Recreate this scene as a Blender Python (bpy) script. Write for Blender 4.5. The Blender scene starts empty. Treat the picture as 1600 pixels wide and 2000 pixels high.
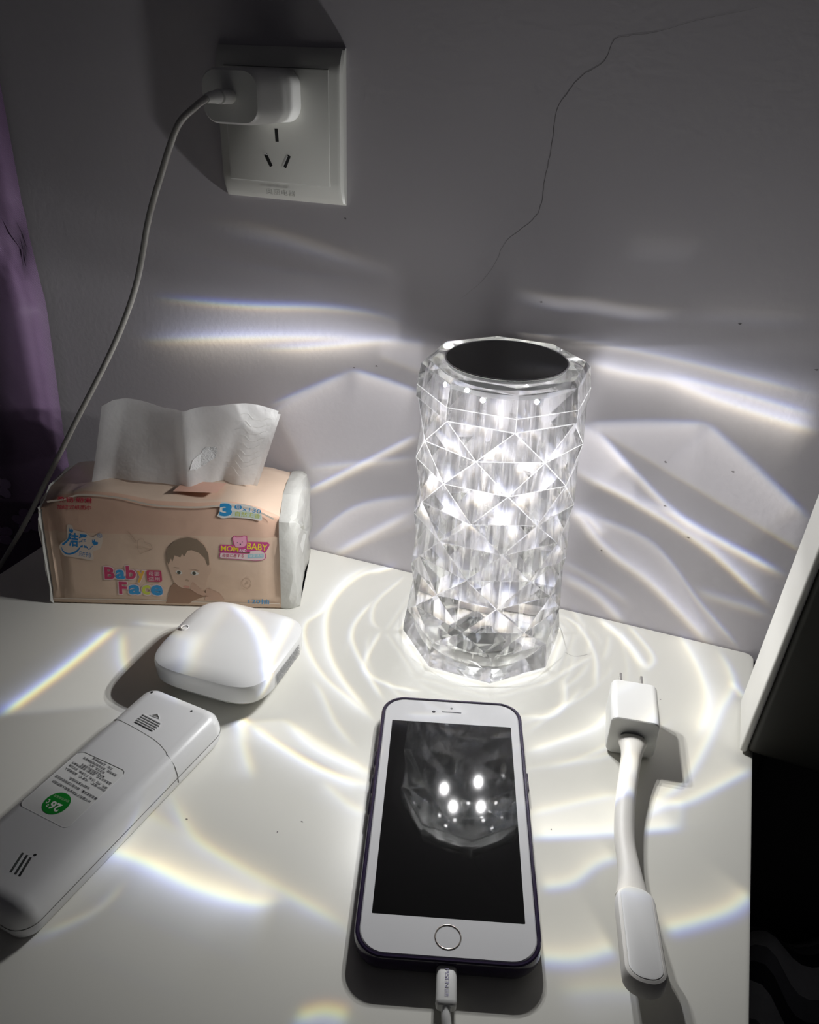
import bpy, bmesh, math, random
import numpy as np
from mathutils import Matrix, Vector

random.seed(7)
rng = np.random.default_rng(7)
S = bpy.context.scene
COL = S.collection

# ------------------------------------------------------------------ camera
cam_data = bpy.data.cameras.new('camera')
cam = bpy.data.objects.new('camera', cam_data)
COL.objects.link(cam)
CAM = Vector((.1035, -.4904, .3426))
YAW, PITCH, ROLL = -.3487, .5084, .0371
_f = Vector((math.sin(YAW)*math.cos(PITCH), math.cos(YAW)*math.cos(PITCH), -math.sin(PITCH)))
_r = Vector((math.cos(YAW), -math.sin(YAW), 0))
_u = _r.cross(_f)
_r2 = _r*math.cos(ROLL) + _u*math.sin(ROLL)
_u2 = -_r*math.sin(ROLL) + _u*math.cos(ROLL)
_m = Matrix((_r2, _u2, -_f)).transposed().to_4x4()
_m.translation = CAM
cam.matrix_world = _m
cam_data.sensor_fit = 'HORIZONTAL'
cam_data.sensor_width = 36
cam_data.lens = 1573.77/1600*36
cam_data.clip_start = .01
S.camera = cam

# ------------------------------------------------------------------ world, colour, sampling behaviour
world = bpy.data.worlds.new('dim_room')
S.world = world
world.use_nodes = True
world.node_tree.nodes['Background'].inputs[0].default_value = (.014, .0135, .015, 1)
world.node_tree.nodes['Background'].inputs[1].default_value = 1.0
S.view_settings.view_transform = 'Standard'
S.view_settings.look = 'None'
S.view_settings.exposure = .12
S.view_settings.gamma = 1
S.view_settings.use_curve_mapping = False
S.cycles.caustics_reflective = False
S.cycles.caustics_refractive = False
S.cycles.max_bounces = 14
S.cycles.transmission_bounces = 12
S.cycles.transparent_max_bounces = 24
S.cycles.sample_clamp_indirect = 6

LAMP = Vector((0, -.052, 0))
SHELL_CLEAR, CORE_CLEAR = .07, .62          # straight-through share of the faceted crystal and of the wall of its hollow

# ------------------------------------------------------------------ the lamp's light
# Bright lines and fans drawn into the LED images, standing in for the crystal's caustics: on the wall ('W', x z) and on the table ('T', x y),
# in millimetres, with strength, width to the left / right of travel (mm) and end fade.
DRAWN_CAUSTICS = [
    ('W', ((-64, 179), (-101, 178), (-137, 175), (-175, 170), (-226, 162), (-292, 151)), 0.95, 10.0, 11.0, 0.50),
    ('W', ((-85, 181), (-119, 173), (-156, 165), (-196, 158)), 0.55, 5.0, 3.0, 0.50),
    ('W', ((-86, 192), (-110, 195), (-146, 194), (-204, 188), (-276, 184)), 0.45, 4.5, 2.5, 0.60),
    ('W', ((-86, 224), (-110, 228), (-136, 232), (-181, 239), (-228, 239)), 0.10, 4.0, 3.0, 0.50),
    ('W', ((-188, 116), (-151, 137), (-121, 154)), 0.30, 1.0, 14.0, 0.35),
    ('W', ((-121, 154), (-97, 151), (-72, 146)), 0.34, 1.0, 16.0, 0.20),
    ('W', ((-160, 50), (-113, 84), (-69, 116)), 0.55, 1.4, 3.5, 0.20),
    ('W', ((-158, 70), (-109, 85), (-71, 96)), 0.25, 2.0, 5.0, 0.30),
    ('W', ((-157, 7), (-119, 45), (-70, 66)), 0.30, 1.5, 6.0, 0.30),
    ('W', ((-140, -4), (-109, 22), (-72, 52)), 0.35, 3.0, 3.0, 0.30),
    ('W', ((38, 184), (64, 181), (89, 180), (112, 174), (138, 169), (175, 163)), 0.85, 11.0, 9.0, 0.12),
    ('W', ((84, 183), (111, 180), (136, 177), (173, 171)), 0.35, 2.0, 6.0, 0.25),
    ('W', ((-1, 199), (35, 197), (82, 194), (121, 190), (170, 184)), 0.35, 4.0, 7.0, 0.25),
    ('W', ((-11, 220), (17, 218), (33, 219), (62, 218), (90, 220)), 0.30, 2.0, 2.0, 0.35),
    ('W', ((-9, 198), (4, 198), (19, 197)), 0.70, 5.0, 4.0, 0.40),
    ('W', ((46, 255), (81, 256), (94, 262)), 0.05, 6.0, 6.0, 0.40),
    ('W', ((87, 221), (160, 227)), 0.05, 6.0, 3.0, 0.40),
    ('W', ((44, 144), (82, 152), (115, 157)), 0.26, 1.0, 22.0, 0.15),
    ('W', ((115, 157), (146, 136), (181, 110)), 0.24, 1.0, 26.0, 0.12),
    ('W', ((48, 143), (79, 116), (118, 88), (181, 65)), 0.45, 1.6, 3.0, 0.15),
    ('W', ((41, 143), (53, 136), (76, 117)), 0.35, 2.0, 16.0, 0.20),
    ('W', ((41, 109), (82, 96), (132, 73), (178, 41)), 0.55, 6.0, 2.5, 0.20),
    ('W', ((79, 99), (118, 88), (178, 64)), 0.22, 2.0, 5.0, 0.20),
    ('W', ((52, 79), (90, 71), (111, 57), (135, 31), (168, 1)), 0.26, 1.2, 4.0, 0.15),
    ('W', ((41, 86), (68, 58), (104, 37), (152, -2)), 0.50, 5.0, 3.5, 0.15),
    ('W', ((39, 76), (53, 78), (67, 65)), 0.50, 4.0, 6.0, 0.30),
    ('W', ((132, 39), (178, 34)), 0.22, 1.2, 3.0, 0.25),
    ('W', ((41, 27), (68, 17), (93, -3)), 0.35, 3.0, 3.0, 0.25),
    ('W', ((38, 38), (59, 32), (93, 17)), 0.18, 1.5, 2.0, 0.25),
    ('T', ((-83, -47), (-82, -86), (-61, -115), (-35, -141)), 0.30, 0.6, 2.2, 0.15),
    ('T', ((-73, -10), (-80, -46), (-74, -69), (-64, -77)), 0.22, 0.6, 2.0, 0.20),
    ('T', ((-64, -77), (-59, -116), (-39, -126), (-16, -124)), 0.30, 0.6, 2.0, 0.15),
    ('T', ((-84, 2), (-106, -22), (-110, -64), (-94, -103), (-71, -131), (-35, -159)), 0.38, 2.0, 4.0, 0.15),
    ('T', ((-102, -3), (-112, -30), (-111, -72), (-115, -91), (-104, -112), (-80, -135), (-56, -148), (-33, -160)), 0.32, 0.8, 4.0, 0.15),
    ('T', ((-87, -142), (-77, -146), (-55, -169), (-34, -184)), 0.15, 0.8, 3.0, 0.30),
    ('T', ((-83, -179), (-59, -191), (-38, -195), (-18, -197)), 0.30, 6.0, 3.0, 0.30),
    ('T', ((-104, -190), (-75, -199), (-52, -205), (-32, -207), (-17, -207)), 0.50, 2.0, 5.0, 0.20),
    ('T', ((-108, -192), (-94, -209), (-77, -227)), 0.22, 3.0, 7.0, 0.35),
    ('T', ((-43, -213), (-22, -222), (-10, -223)), 0.15, 2.0, 5.0, 0.30),
    ('T', ((-76, 15), (-89, -3), (-99, -16)), 0.30, 2.0, 3.0, 0.30),
    ('T', ((44, -7), (62, -18), (78, -46), (84, -78)), 0.25, 0.7, 2.0, 0.20),
    ('T', ((77, -46), (60, -74), (50, -93)), 0.18, 0.7, 2.0, 0.20),
    ('T', ((64, -77), (68, -98), (64, -113), (48, -122)), 0.25, 0.7, 2.5, 0.20),
    ('T', ((73, -2), (94, -21), (107, -40), (112, -48)), 0.45, 2.5, 3.0, 0.20),
    ('T', ((93, -0), (114, -30), (112, -48)), 0.25, 0.8, 2.5, 0.20),
    ('T', ((96, -92), (89, -113), (72, -132), (55, -149)), 0.45, 4.0, 4.0, 0.20),
    ('T', ((76, -78), (70, -98), (51, -136)), 0.15, 1.0, 2.0, 0.30),
    ('T', ((127, 5), (144, -33), (151, -65), (146, -99)), 0.45, 6.0, 7.0, 0.20),
    ('T', ((153, -2), (165, -36), (158, -69), (151, -104), (141, -136), (123, -164)), 0.32, 2.0, 7.0, 0.20),
    ('T', ((164, -36), (172, -51)), 0.30, 2.0, 2.0, 0.30),
    ('T', ((177, -110), (161, -130), (145, -149), (132, -158), (122, -170)), 0.35, 2.0, 9.0, 0.15),
    ('T', ((143, -168), (126, -177), (113, -184), (93, -194), (71, -204)), 0.35, 1.8, 16.0, 0.15),
    ('T', ((109, -158), (89, -173), (67, -190)), 0.20, 2.0, 6.0, 0.20),
    ('T', ((115, -198), (105, -208), (96, -222), (82, -231)), 0.30, 2.0, 10.0, 0.15),
    ('T', ((139, -231), (154, -220), (168, -208), (178, -194)), 0.38, 8.0, 3.0, 0.15),
    ('T', ((89, -265), (105, -259), (121, -247)), 0.30, 12.0, 3.0, 0.15),
    ('T', ((99, -278), (127, -265), (153, -262)), 0.12, 8.0, 8.0, 0.30),
    ('T', ((-122, -292), (-98, -291), (-69, -293), (-44, -291), (-28, -286)), 0.55, 6.0, 6.0, 0.15),
    ('T', ((-114, -250), (-86, -269), (-53, -276), (-25, -280), (2, -284), (9, -288)), 0.24, 4.0, 4.0, 0.25),
    ('T', ((-104, -291), (-72, -290), (-40, -288)), 0.15, 6.0, 14.0, 0.30),
    ('T', ((2, -330), (13, -322), (25, -320)), 0.25, 3.0, 6.0, 0.30),
    ('T', ((-119, -341), (-103, -320), (-101, -302)), 0.07, 2.0, 2.0, 0.30),
    ('T', ((-233, -145), (-234, -195), (-238, -241)), 0.50, 3.5, 4.5, 0.15),
    ('T', ((-226, -148), (-205, -173), (-186, -186)), 0.25, 3.0, 4.0, 0.35),
    ('T', ((-225, -137), (-200, -130), (-178, -121)), 0.20, 4.0, 4.0, 0.30),
    ('T', ((-183, -126), (-146, -153), (-117, -182), (-93, -203)), 0.40, 2.5, 3.5, 0.20),
    ('T', ((-130, -125), (-123, -160), (-118, -182)), 0.35, 2.0, 4.0, 0.20),
    ('T', ((-189, -172), (-169, -204), (-149, -230)), 0.25, 8.0, 5.0, 0.30),
    ('T', ((-120, -183), (-99, -192)), 0.40, 1.5, 3.0, 0.30),
]



# broad facets of light drawn into the same images: plane, convex outline (mm), strength, edge softness (mm)
FACETS = [
    ('W', ((46, 143), (115, 157), (184, 108), (184, 84)), .15, 3),
    ('W', ((41, 143), (79, 116), (82, 96), (41, 109)), .20, 4),
    ('W', ((79, 116), (118, 88), (182, 64), (178, 41), (132, 73), (82, 96)), .13, 4),
    ('W', ((45, 82), (90, 71), (111, 57), (152, 0), (104, 37)), .10, 4),
    ('W', ((-185, 113), (-121, 154), (-70, 146), (-69, 118), (-150, 60), (-165, 75)), .12, 3),
    ('W', ((-157, 7), (-119, 45), (-70, 66), (-70, 40), (-140, -4)), .10, 4),
    ('W', ((-100, 180), (-100, 166), (-70, 160), (-70, 181)), .12, 5),
    ('T', ((67, -190), (109, -158), (143, -150), (143, -168), (71, -206)), .14, 4),
    ('T', ((-104, -190), (-83, -179), (-18, -197), (-17, -207)), .14, 3),
    ('T', ((-118, -258), (-114, -290), (-44, -291), (-20, -282), (-53, -276)), .10, 5),
    ('T', ((-238, -241), (-233, -145), (-180, -130), (-170, -200)), .08, 6),
]


# random bright patches drawn behind and under the crystal to make it sparkle
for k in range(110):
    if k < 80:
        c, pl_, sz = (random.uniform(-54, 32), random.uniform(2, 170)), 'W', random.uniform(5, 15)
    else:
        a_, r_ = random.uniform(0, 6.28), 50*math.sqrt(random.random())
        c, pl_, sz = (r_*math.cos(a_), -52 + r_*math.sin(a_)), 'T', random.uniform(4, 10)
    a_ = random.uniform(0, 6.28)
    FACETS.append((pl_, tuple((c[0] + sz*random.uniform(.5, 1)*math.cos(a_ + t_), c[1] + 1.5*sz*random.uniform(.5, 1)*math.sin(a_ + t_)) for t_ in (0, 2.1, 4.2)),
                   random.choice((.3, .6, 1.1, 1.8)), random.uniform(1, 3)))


def spline(pts, n=7):
    p = [np.array(q, float) for q in pts]
    if len(p) < 3:
        return np.array([p[0] + (p[-1] - p[0])*k/n for k in range(n + 1)])
    p = [2*p[0] - p[1]] + p + [2*p[-1] - p[-2]]
    out = []
    for i in range(1, len(p) - 2):
        a, b, c, d = p[i-1:i+3]
        for k in range(n):
            t = k/n
            out.append(.5*(2*b + (c - a)*t + (2*a - 5*b + 4*c - d)*t*t + (3*b - a - 3*c + d)*t**3))
    out.append(p[-2])
    return np.array(out)


def smooth(x):
    x = np.clip(x, 0, 1)
    return x*x*(3 - 2*x)


def add_stroke(X, Y, E, pts, amp, wl, wr, fade):
    pl = spline(pts)/1000.
    wl, wr = wl/1000., wr/1000.
    m = 3.2*max(wl, wr) + .002
    sel = np.nonzero((X > pl[:, 0].min() - m) & (X < pl[:, 0].max() + m) &
                     (Y > pl[:, 1].min() - m) & (Y < pl[:, 1].max() + m))[0]
    if not len(sel):
        return
    x, y = X[sel], Y[sel]
    best = np.full(len(sel), 1e9)
    side = np.zeros(len(sel))
    par = np.zeros(len(sel))
    seg = pl[1:] - pl[:-1]
    ln = np.hypot(seg[:, 0], seg[:, 1])
    cum = np.concatenate([[0], np.cumsum(ln)])
    for i in range(len(seg)):
        if ln[i] < 1e-9:
            continue
        dx, dy = x - pl[i, 0], y - pl[i, 1]
        t = np.clip((dx*seg[i, 0] + dy*seg[i, 1])/ln[i]**2, 0, 1)
        ex, ey = dx - t*seg[i, 0], dy - t*seg[i, 1]
        d = ex*ex + ey*ey
        better = d < best
        best = np.where(better, d, best)
        side = np.where(better, seg[i, 0]*dy - seg[i, 1]*dx, side)
        par = np.where(better, (cum[i] + t*ln[i])/cum[-1], par)
    d = np.sqrt(best)
    w = np.where(side > 0, wl, wr)
    g = np.where(w > .0035, np.exp(-d/w)*.75 + .25*np.exp(-(d/w*3)**2), np.exp(-(d/w)**2))
    g *= smooth(par/fade + .15)*smooth((1 - par)/fade + .15)
    E[sel] += amp*g


def add_facet(X, Y, E, pts, amp, soft):
    p = np.array(pts, float)/1000.
    if np.sum(p[:, 0]*np.roll(p[:, 1], -1) - p[:, 1]*np.roll(p[:, 0], -1)) < 0:
        p = p[::-1]
    m = soft/1000.
    sel = np.nonzero((X > p[:, 0].min() - m) & (X < p[:, 0].max() + m) & (Y > p[:, 1].min() - m) & (Y < p[:, 1].max() + m))[0]
    if not len(sel):
        return
    X, Y = X[sel], Y[sel]
    g = np.ones(len(X))
    for a, b in zip(p, np.roll(p, -1, 0)):
        d = (b - a)/np.linalg.norm(b - a)
        s = d[0]*(Y - a[1]) - d[1]*(X - a[0])
        g *= smooth(s/(soft/1000.) + .5)
    E[sel] += amp*g


def light_profile(name, L, up, n, strokes, base_wall, base_table, share, theta_max):
    """Light pattern drawn for one light, standing in for the crystal: an azimuthal map of intensity."""
    ax = (np.arange(n) + .5)/n*2 - 1
    p, q = np.meshgrid(ax, ax)
    r = np.hypot(p, q)
    th = r*theta_max
    s = np.sin(th)/np.maximum(r, 1e-9)
    dx, dy, dz = p*s, q*s, (np.cos(th) if up else -np.cos(th))
    with np.errstate(divide='ignore', invalid='ignore'):
        tw = np.where(dy > 1e-4, -L[1]/dy, 1e9)
        tt = np.where(dz < -1e-4, -L[2]/dz, 1e9)
    wall = tw < tt
    t = np.minimum(tw, tt)
    free = t > .55                                   # out into the room: even output
    t = np.minimum(t, .55)
    cosn = np.where(free, .6, np.where(wall, np.abs(dy), np.abs(dz)))
    hx, hy, hz = L[0] + dx*t, L[1] + dy*t, L[2] + dz*t
    base = np.where(wall, base_wall(hx, hz), base_table(hx, hy))
    base = (base*smooth((dz - .04)/.16) if up else base*np.where(dz > 0, smooth((.42 - dz)/.42), 1.)).ravel()
    E = np.zeros(n*n)
    inside = (r < 1).ravel()
    iw = np.nonzero(wall.ravel() & inside)[0]
    it = np.nonzero(~wall.ravel() & inside)[0]
    for mask, plane, cx, cy in ((iw, 'W', hx, hz), (it, 'T', hx, hy)):
        X, Y = cx.ravel()[mask], cy.ravel()[mask]
        e = np.zeros(len(mask))
        for pl, pts, amp, wl, wr, fd in strokes:
            if pl == plane:
                add_stroke(X, Y, e, pts, amp, wl, wr, fd)
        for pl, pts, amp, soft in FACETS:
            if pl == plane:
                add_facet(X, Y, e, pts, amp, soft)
        E[mask] = e*(1.45 if plane == 'T' else 1.3)
    E = E.reshape(n, n)
    img = np.ones((n, n, 4), np.float32)
    geo = np.pi*t*t/np.maximum(cosn, .12)/(SHELL_CLEAR*(1. if up else CORE_CLEAR))*share
    base = base.reshape(n, n)
    for ch, k in ((0, 1.002), (1, 1.0), (2, .9945)):        # channel shift draws the blue and yellow fringes of dispersion
        fx = np.clip((p*k + 1)/2*n - .5, 0, n - 1.001)
        fy = np.clip((q*k + 1)/2*n - .5, 0, n - 1.001)
        x0, y0 = fx.astype(int), fy.astype(int)
        a, b = fx - x0, fy - y0
        v = (E[y0, x0]*(1-a)*(1-b) + E[y0, x0+1]*a*(1-b) + E[y0+1, x0]*(1-a)*b + E[y0+1, x0+1]*a*b)
        img[:, :, ch] = (base + v)*geo
    img[r > 1] = 0
    im = bpy.data.images.new(name, n, n, float_buffer=True, alpha=False)
    im.colorspace_settings.name = 'Non-Color'
    im.pixels.foreach_set(img.ravel())
    im.update()
    im.pack()
    return im


def led(name, loc, up, image, theta_max, radius, parent):
    ld = bpy.data.lights.new(name, 'POINT')
    ld.energy = 4*math.pi
    ld.shadow_soft_size = radius
    ld.use_nodes = True
    nt = ld.node_tree
    N, K = nt.nodes, nt.links
    em = N['Emission']
    tc = N.new('ShaderNodeTexCoord')
    sep = N.new('ShaderNodeSeparateXYZ')
    K.new(tc.outputs['Normal'], sep.inputs[0])

    def mth(op, a, b=None):
        m = N.new('ShaderNodeMath')
        m.operation = op
        for i, v in enumerate((a, b)):
            if v is None:
                continue
            if isinstance(v, (int, float)):
                m.inputs[i].default_value = v
            else:
                K.new(v, m.inputs[i])
        return m.outputs[0]
    x, y, z = sep.outputs
    rxy = mth('MAXIMUM', mth('SQRT', mth('ADD', mth('MULTIPLY', x, x), mth('MULTIPLY', y, y))), 1e-5)
    th = mth('ARCCOSINE', z if up else mth('MULTIPLY', z, -1))
    s = mth('DIVIDE', mth('MULTIPLY', th, .5/theta_max), rxy)
    cmb = N.new('ShaderNodeCombineXYZ')
    K.new(mth('ADD', mth('MULTIPLY', x, s), .5), cmb.inputs[0])
    K.new(mth('ADD', mth('MULTIPLY', y, s), .5), cmb.inputs[1])
    tex = N.new('ShaderNodeTexImage')
    tex.image = image
    tex.extension = 'CLIP'
    K.new(cmb.outputs[0], tex.inputs[0])
    K.new(tex.outputs[0], em.inputs['Color'])
    o = bpy.data.objects.new(name, ld)
    COL.objects.link(o)
    o.parent = parent
    o.location = loc
    return o


# ------------------------------------------------------------------ materials
MAT = {}


def pbr(name, col, rough=.5, metal=0., var=.03, vscale=60., bump=0., bscale=400., coat=0., sheen=0., ior=1.45,
        spec=.5, sub=0.):
    m = bpy.data.materials.new(name)
    m.use_nodes = True
    nt = m.node_tree
    b = nt.nodes['Principled BSDF']
    b.inputs['Roughness'].default_value = rough
    b.inputs['Metallic'].default_value = metal
    b.inputs['IOR'].default_value = ior
    b.inputs['Specular IOR Level'].default_value = spec
    b.inputs['Coat Weight'].default_value = coat
    b.inputs['Coat Roughness'].default_value = .04
    b.inputs['Sheen Weight'].default_value = sheen
    if sub:
        b.inputs['Subsurface Weight'].default_value = sub
        b.inputs['Subsurface Radius'].default_value = (.004, .003, .002)
    tc = nt.nodes.new('ShaderNodeTexCoord')
    no = nt.nodes.new('ShaderNodeTexNoise')
    no.inputs['Scale'].default_value = vscale
    no.inputs['Detail'].default_value = 4
    nt.links.new(tc.outputs['Object'], no.inputs['Vector'])
    mx = nt.nodes.new('ShaderNodeMix')
    mx.data_type = 'RGBA'
    mx.inputs['A'].default_value = tuple(max(0, c*(1 - var)) for c in col) + (1,)
    mx.inputs['B'].default_value = tuple(min(1, c*(1 + var)) for c in col) + (1,)
    nt.links.new(no.outputs['Fac'], mx.inputs['Factor'])
    nt.links.new(mx.outputs['Result'], b.inputs['Base Color'])
    if bump:
        n2 = nt.nodes.new('ShaderNodeTexNoise')
        n2.inputs['Scale'].default_value = bscale
        n2.inputs['Detail'].default_value = 3
        nt.links.new(tc.outputs['Object'], n2.inputs['Vector'])
        bp = nt.nodes.new('ShaderNodeBump')
        bp.inputs['Strength'].default_value = bump
        bp.inputs['Distance'].default_value = .001
        nt.links.new(n2.outputs['Fac'], bp.inputs['Height'])
        nt.links.new(bp.outputs['Normal'], b.inputs['Normal'])
    MAT[name] = m
    return m


def film(name, col, rough, trans):
    """thin sheet that lets light through diffusely"""
    m = bpy.data.materials.new(name)
    m.use_nodes = True
    nt = m.node_tree
    b = nt.nodes['Principled BSDF']
    b.inputs['Base Color'].default_value = col + (1,)
    b.inputs['Roughness'].default_value = rough
    t = nt.nodes.new('ShaderNodeBsdfTranslucent')
    t.inputs['Color'].default_value = col + (1,)
    mx = nt.nodes.new('ShaderNodeMixShader')
    mx.inputs[0].default_value = trans
    nt.links.new(b.outputs[0], mx.inputs[1])
    nt.links.new(t.outputs[0], mx.inputs[2])
    nt.links.new(mx.outputs[0], nt.nodes['Material Output'].inputs[0])
    tc = nt.nodes.new('ShaderNodeTexCoord')
    n2 = nt.nodes.new('ShaderNodeTexNoise')
    n2.inputs['Scale'].default_value = 140
    nt.links.new(tc.outputs['Object'], n2.inputs['Vector'])
    bp = nt.nodes.new('ShaderNodeBump')
    bp.inputs['Strength'].default_value = .35
    bp.inputs['Distance'].default_value = .002
    nt.links.new(n2.outputs['Fac'], bp.inputs['Height'])
    for s in (b, t):
        nt.links.new(bp.outputs['Normal'], s.inputs['Normal'])
    MAT[name] = m
    return m


pbr('wall_paint', (.565, .54, .57), .85, var=.02, vscale=9, bump=.12, bscale=260, spec=.25)
pbr('table_white', (.76, .75, .69), .28, var=.015, vscale=14, spec=.45)
pbr('floor_dark', (.06, .05, .045), .6)
pbr('plastic_white', (.78, .78, .76), .32, var=.01)
pbr('plastic_socket', (.70, .70, .66), .38, var=.015)
pbr('plastic_grey', (.30, .30, .30), .45)
pbr('plastic_puck', (.80, .80, .79), .22, var=.008, coat=.3)
pbr('plastic_remote', (.76, .76, .76), .30, var=.01, coat=.2)
pbr('rubber_white', (.76, .74, .70), .5, var=.03, vscale=120)
pbr('lamp_head_grey', (.70, .70, .69), .45, var=.02)
pbr('hole_black', (.008, .008, .008), .7)
pbr('seam_dark', (.16, .16, .15), .6)
pbr('seam_light', (.88, .88, .87), .4)
pbr('cord_grey', (.52, .51, .48), .5)
pbr('metal_prong', (.62, .61, .58), .3, metal=1)
pbr('case_purple', (.022, .014, .040), .16, coat=.5)
pbr('phone_glass_white', (.70, .70, .71), .10, coat=.8, var=.005)
pbr('screen_black', (.004, .004, .004), .03, ior=1.52, var=0, coat=.6)
pbr('home_ring', (.55, .50, .46), .2, metal=1)
pbr('sensor_dark', (.02, .02, .025), .2)
pbr('cap_mirror', (.035, .034, .031), .10, var=.1, vscale=25, spec=.4)
pbr('led_white', (.85, .85, .83), .4)
pbr('chrome', (.8, .8, .8), .08, metal=1, var=0)
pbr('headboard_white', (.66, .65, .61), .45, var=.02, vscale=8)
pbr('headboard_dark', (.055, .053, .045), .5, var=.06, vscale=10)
pbr('bed_dark', (.05, .05, .05), .7)
pbr('pack_peach', (.70, .515, .385), .34, var=.05, vscale=22, bump=.5, bscale=45, coat=.15)
pbr('pack_salmon', (.68, .45, .335), .34, var=.05, vscale=22, bump=.5, bscale=45, coat=.15)
pbr('pack_top', (.70, .54, .42), .34, var=.06, vscale=22, bump=.5, bscale=45, coat=.15)
pbr('pack_skin_print', (.72, .43, .33), .36, var=.08, vscale=40)
pbr('pack_line', (.76, .66, .56), .35)
pbr('mark_tint', (.70, .59, .50), .35)
film('pack_film', (.82, .82, .78), .25, .40)
film('tissue_paper', (.92, .92, .91), .9, .60)
for k, c in dict(print_white=(.86, .84, .80), print_blue=(.02, .22, .52), print_crimson=(.55, .04, .13), print_red=(.55, .04, .07),
                 print_orange=(.80, .42, .05), print_lime=(.60, .66, .08), print_azure=(.03, .30, .62),
                 print_yellow=(.90, .72, .04), print_pink=(.83, .38, .52), print_palepink=(.80, .64, .64),
                 print_magenta=(.60, .06, .25), print_skin=(.66, .47, .35), print_hair=(.25, .185, .13),
                 print_body=(.34, .20, .13), print_lip=(.62, .32, .25), print_eye=(.78, .76, .70), print_iris=(.08, .08, .06),
                 print_hand=(.58, .38, .28), print_brow=(.46, .32, .23), print_faint=(.52, .37, .27), print_green=(.01, .26, .03),
                 print_ink=(.05, .05, .06), print_palegreen=(.45, .66, .40), print_cyan=(.35, .62, .72), print_violet=(.30, .28, .42),
                 print_mint=(.62, .72, .66)).items():
    pbr(k, c, .38, var=.02)


def crystal(name, clear, haze):
    m = bpy.data.materials.new(name)
    m.use_nodes = True
    nt = m.node_tree
    N, K = nt.nodes, nt.links
    N.remove(N['Principled BSDF'])
    g = N.new('ShaderNodeBsdfGlass')
    g.inputs['IOR'].default_value = 1.49
    g.inputs['Roughness'].default_value = 0.0
    g.inputs['Color'].default_value = (.985, .99, .99, 1)
    t = N.new('ShaderNodeBsdfTransparent')
    d = N.new('ShaderNodeBsdfTranslucent')
    d.inputs['Color'].default_value = (.9, .9, .9, 1)
    a = N.new('ShaderNodeMixShader')
    a.inputs[0].default_value = haze
    b = N.new('ShaderNodeMixShader')
    b.inputs[0].default_value = clear
    K.new(g.outputs[0], a.inputs[1])
    K.new(d.outputs[0], a.inputs[2])
    K.new(a.outputs[0], b.inputs[1])
    K.new(t.outputs[0], b.inputs[2])
    K.new(b.outputs[0], N['Material Output'].inputs[0])
    MAT[name] = m


crystal('acrylic_crystal', SHELL_CLEAR, .0006)
crystal('acrylic_cut_edge', SHELL_CLEAR, .007)



def core_glass():
    m = bpy.data.materials.new('acrylic_core')
    m.use_nodes = True
    nt = m.node_tree
    N, K = nt.nodes, nt.links
    N.remove(N['Principled BSDF'])
    g = N.new('ShaderNodeBsdfGlass')
    g.inputs['Roughness'].default_value = 0
    g.inputs['IOR'].default_value = 1.49
    t = N.new('ShaderNodeBsdfTransparent')
    b = N.new('ShaderNodeMixShader')
    b.inputs[0].default_value = CORE_CLEAR
    K.new(g.outputs[0], b.inputs[1])
    K.new(t.outputs[0], b.inputs[2])
    K.new(b.outputs[0], N['Material Output'].inputs[0])
    MAT['acrylic_core'] = m


core_glass()


def satin():
    m = pbr('curtain_satin', (.125, .075, .145), .45, var=.15, vscale=18, sheen=.4)
    nt = m.node_tree
    b = nt.nodes['Principled BSDF']
    tc = nt.nodes.new('ShaderNodeTexCoord')
    wv = nt.nodes.new('ShaderNodeTexWave')
    wv.bands_direction = 'DIAGONAL'
    wv.inputs['Scale'].default_value = 420
    wv.inputs['Distortion'].default_value = 1.5
    nt.links.new(tc.outputs['Object'], wv.inputs['Vector'])
    bp = nt.nodes.new('ShaderNodeBump')
    bp.inputs['Strength'].default_value = .25
    bp.inputs['Distance'].default_value = .0006
    nt.links.new(wv.outputs['Fac'], bp.inputs['Height'])
    nt.links.new(bp.outputs['Normal'], b.inputs['Normal'])
    b.inputs['Anisotropic'].default_value = .4


satin()


def striped():
    m = pbr('quilt_stripes', (.3, .3, .3), .8, bump=.3, bscale=900)
    nt = m.node_tree
    b = nt.nodes['Principled BSDF']
    uv = nt.nodes.new('ShaderNodeUVMap')
    sep = nt.nodes.new('ShaderNodeSeparateXYZ')
    nt.links.new(uv.outputs[0], sep.inputs[0])
    a = nt.nodes.new('ShaderNodeMath'); a.operation = 'MULTIPLY'; a.inputs[1].default_value = 13
    nt.links.new(sep.outputs[1], a.inputs[0])
    f = nt.nodes.new('ShaderNodeMath'); f.operation = 'FRACT'
    nt.links.new(a.outputs[0], f.inputs[0])
    r = nt.nodes.new('ShaderNodeValToRGB')
    r.color_ramp.interpolation = 'CONSTANT'
    r.color_ramp.elements[0].color = (.60, .60, .60, 1)
    e = r.color_ramp.elements[1]; e.position = .45; e.color = (.05, .05, .06, 1)
    e2 = r.color_ramp.elements.new(.72); e2.color = (.25, .25, .27, 1)
    nt.links.new(f.outputs[0], r.inputs[0])
    nt.links.new(r.outputs[0], b.inputs['Base Color'])


striped()

# ------------------------------------------------------------------ mesh helpers


def link(name, me, mat=None, parent=None, loc=None, rotz=None, smooth_=False):
    o = bpy.data.objects.new(name, me)
    COL.objects.link(o)
    if mat:
        me.materials.append(MAT[mat])
    if parent:
        o.parent = parent
    if loc is not None:
        o.location = loc
    if rotz is not None:
        o.rotation_euler = (0, 0, rotz)
    if smooth_:
        for p in me.polygons:
            p.use_smooth = True
    return o


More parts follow.
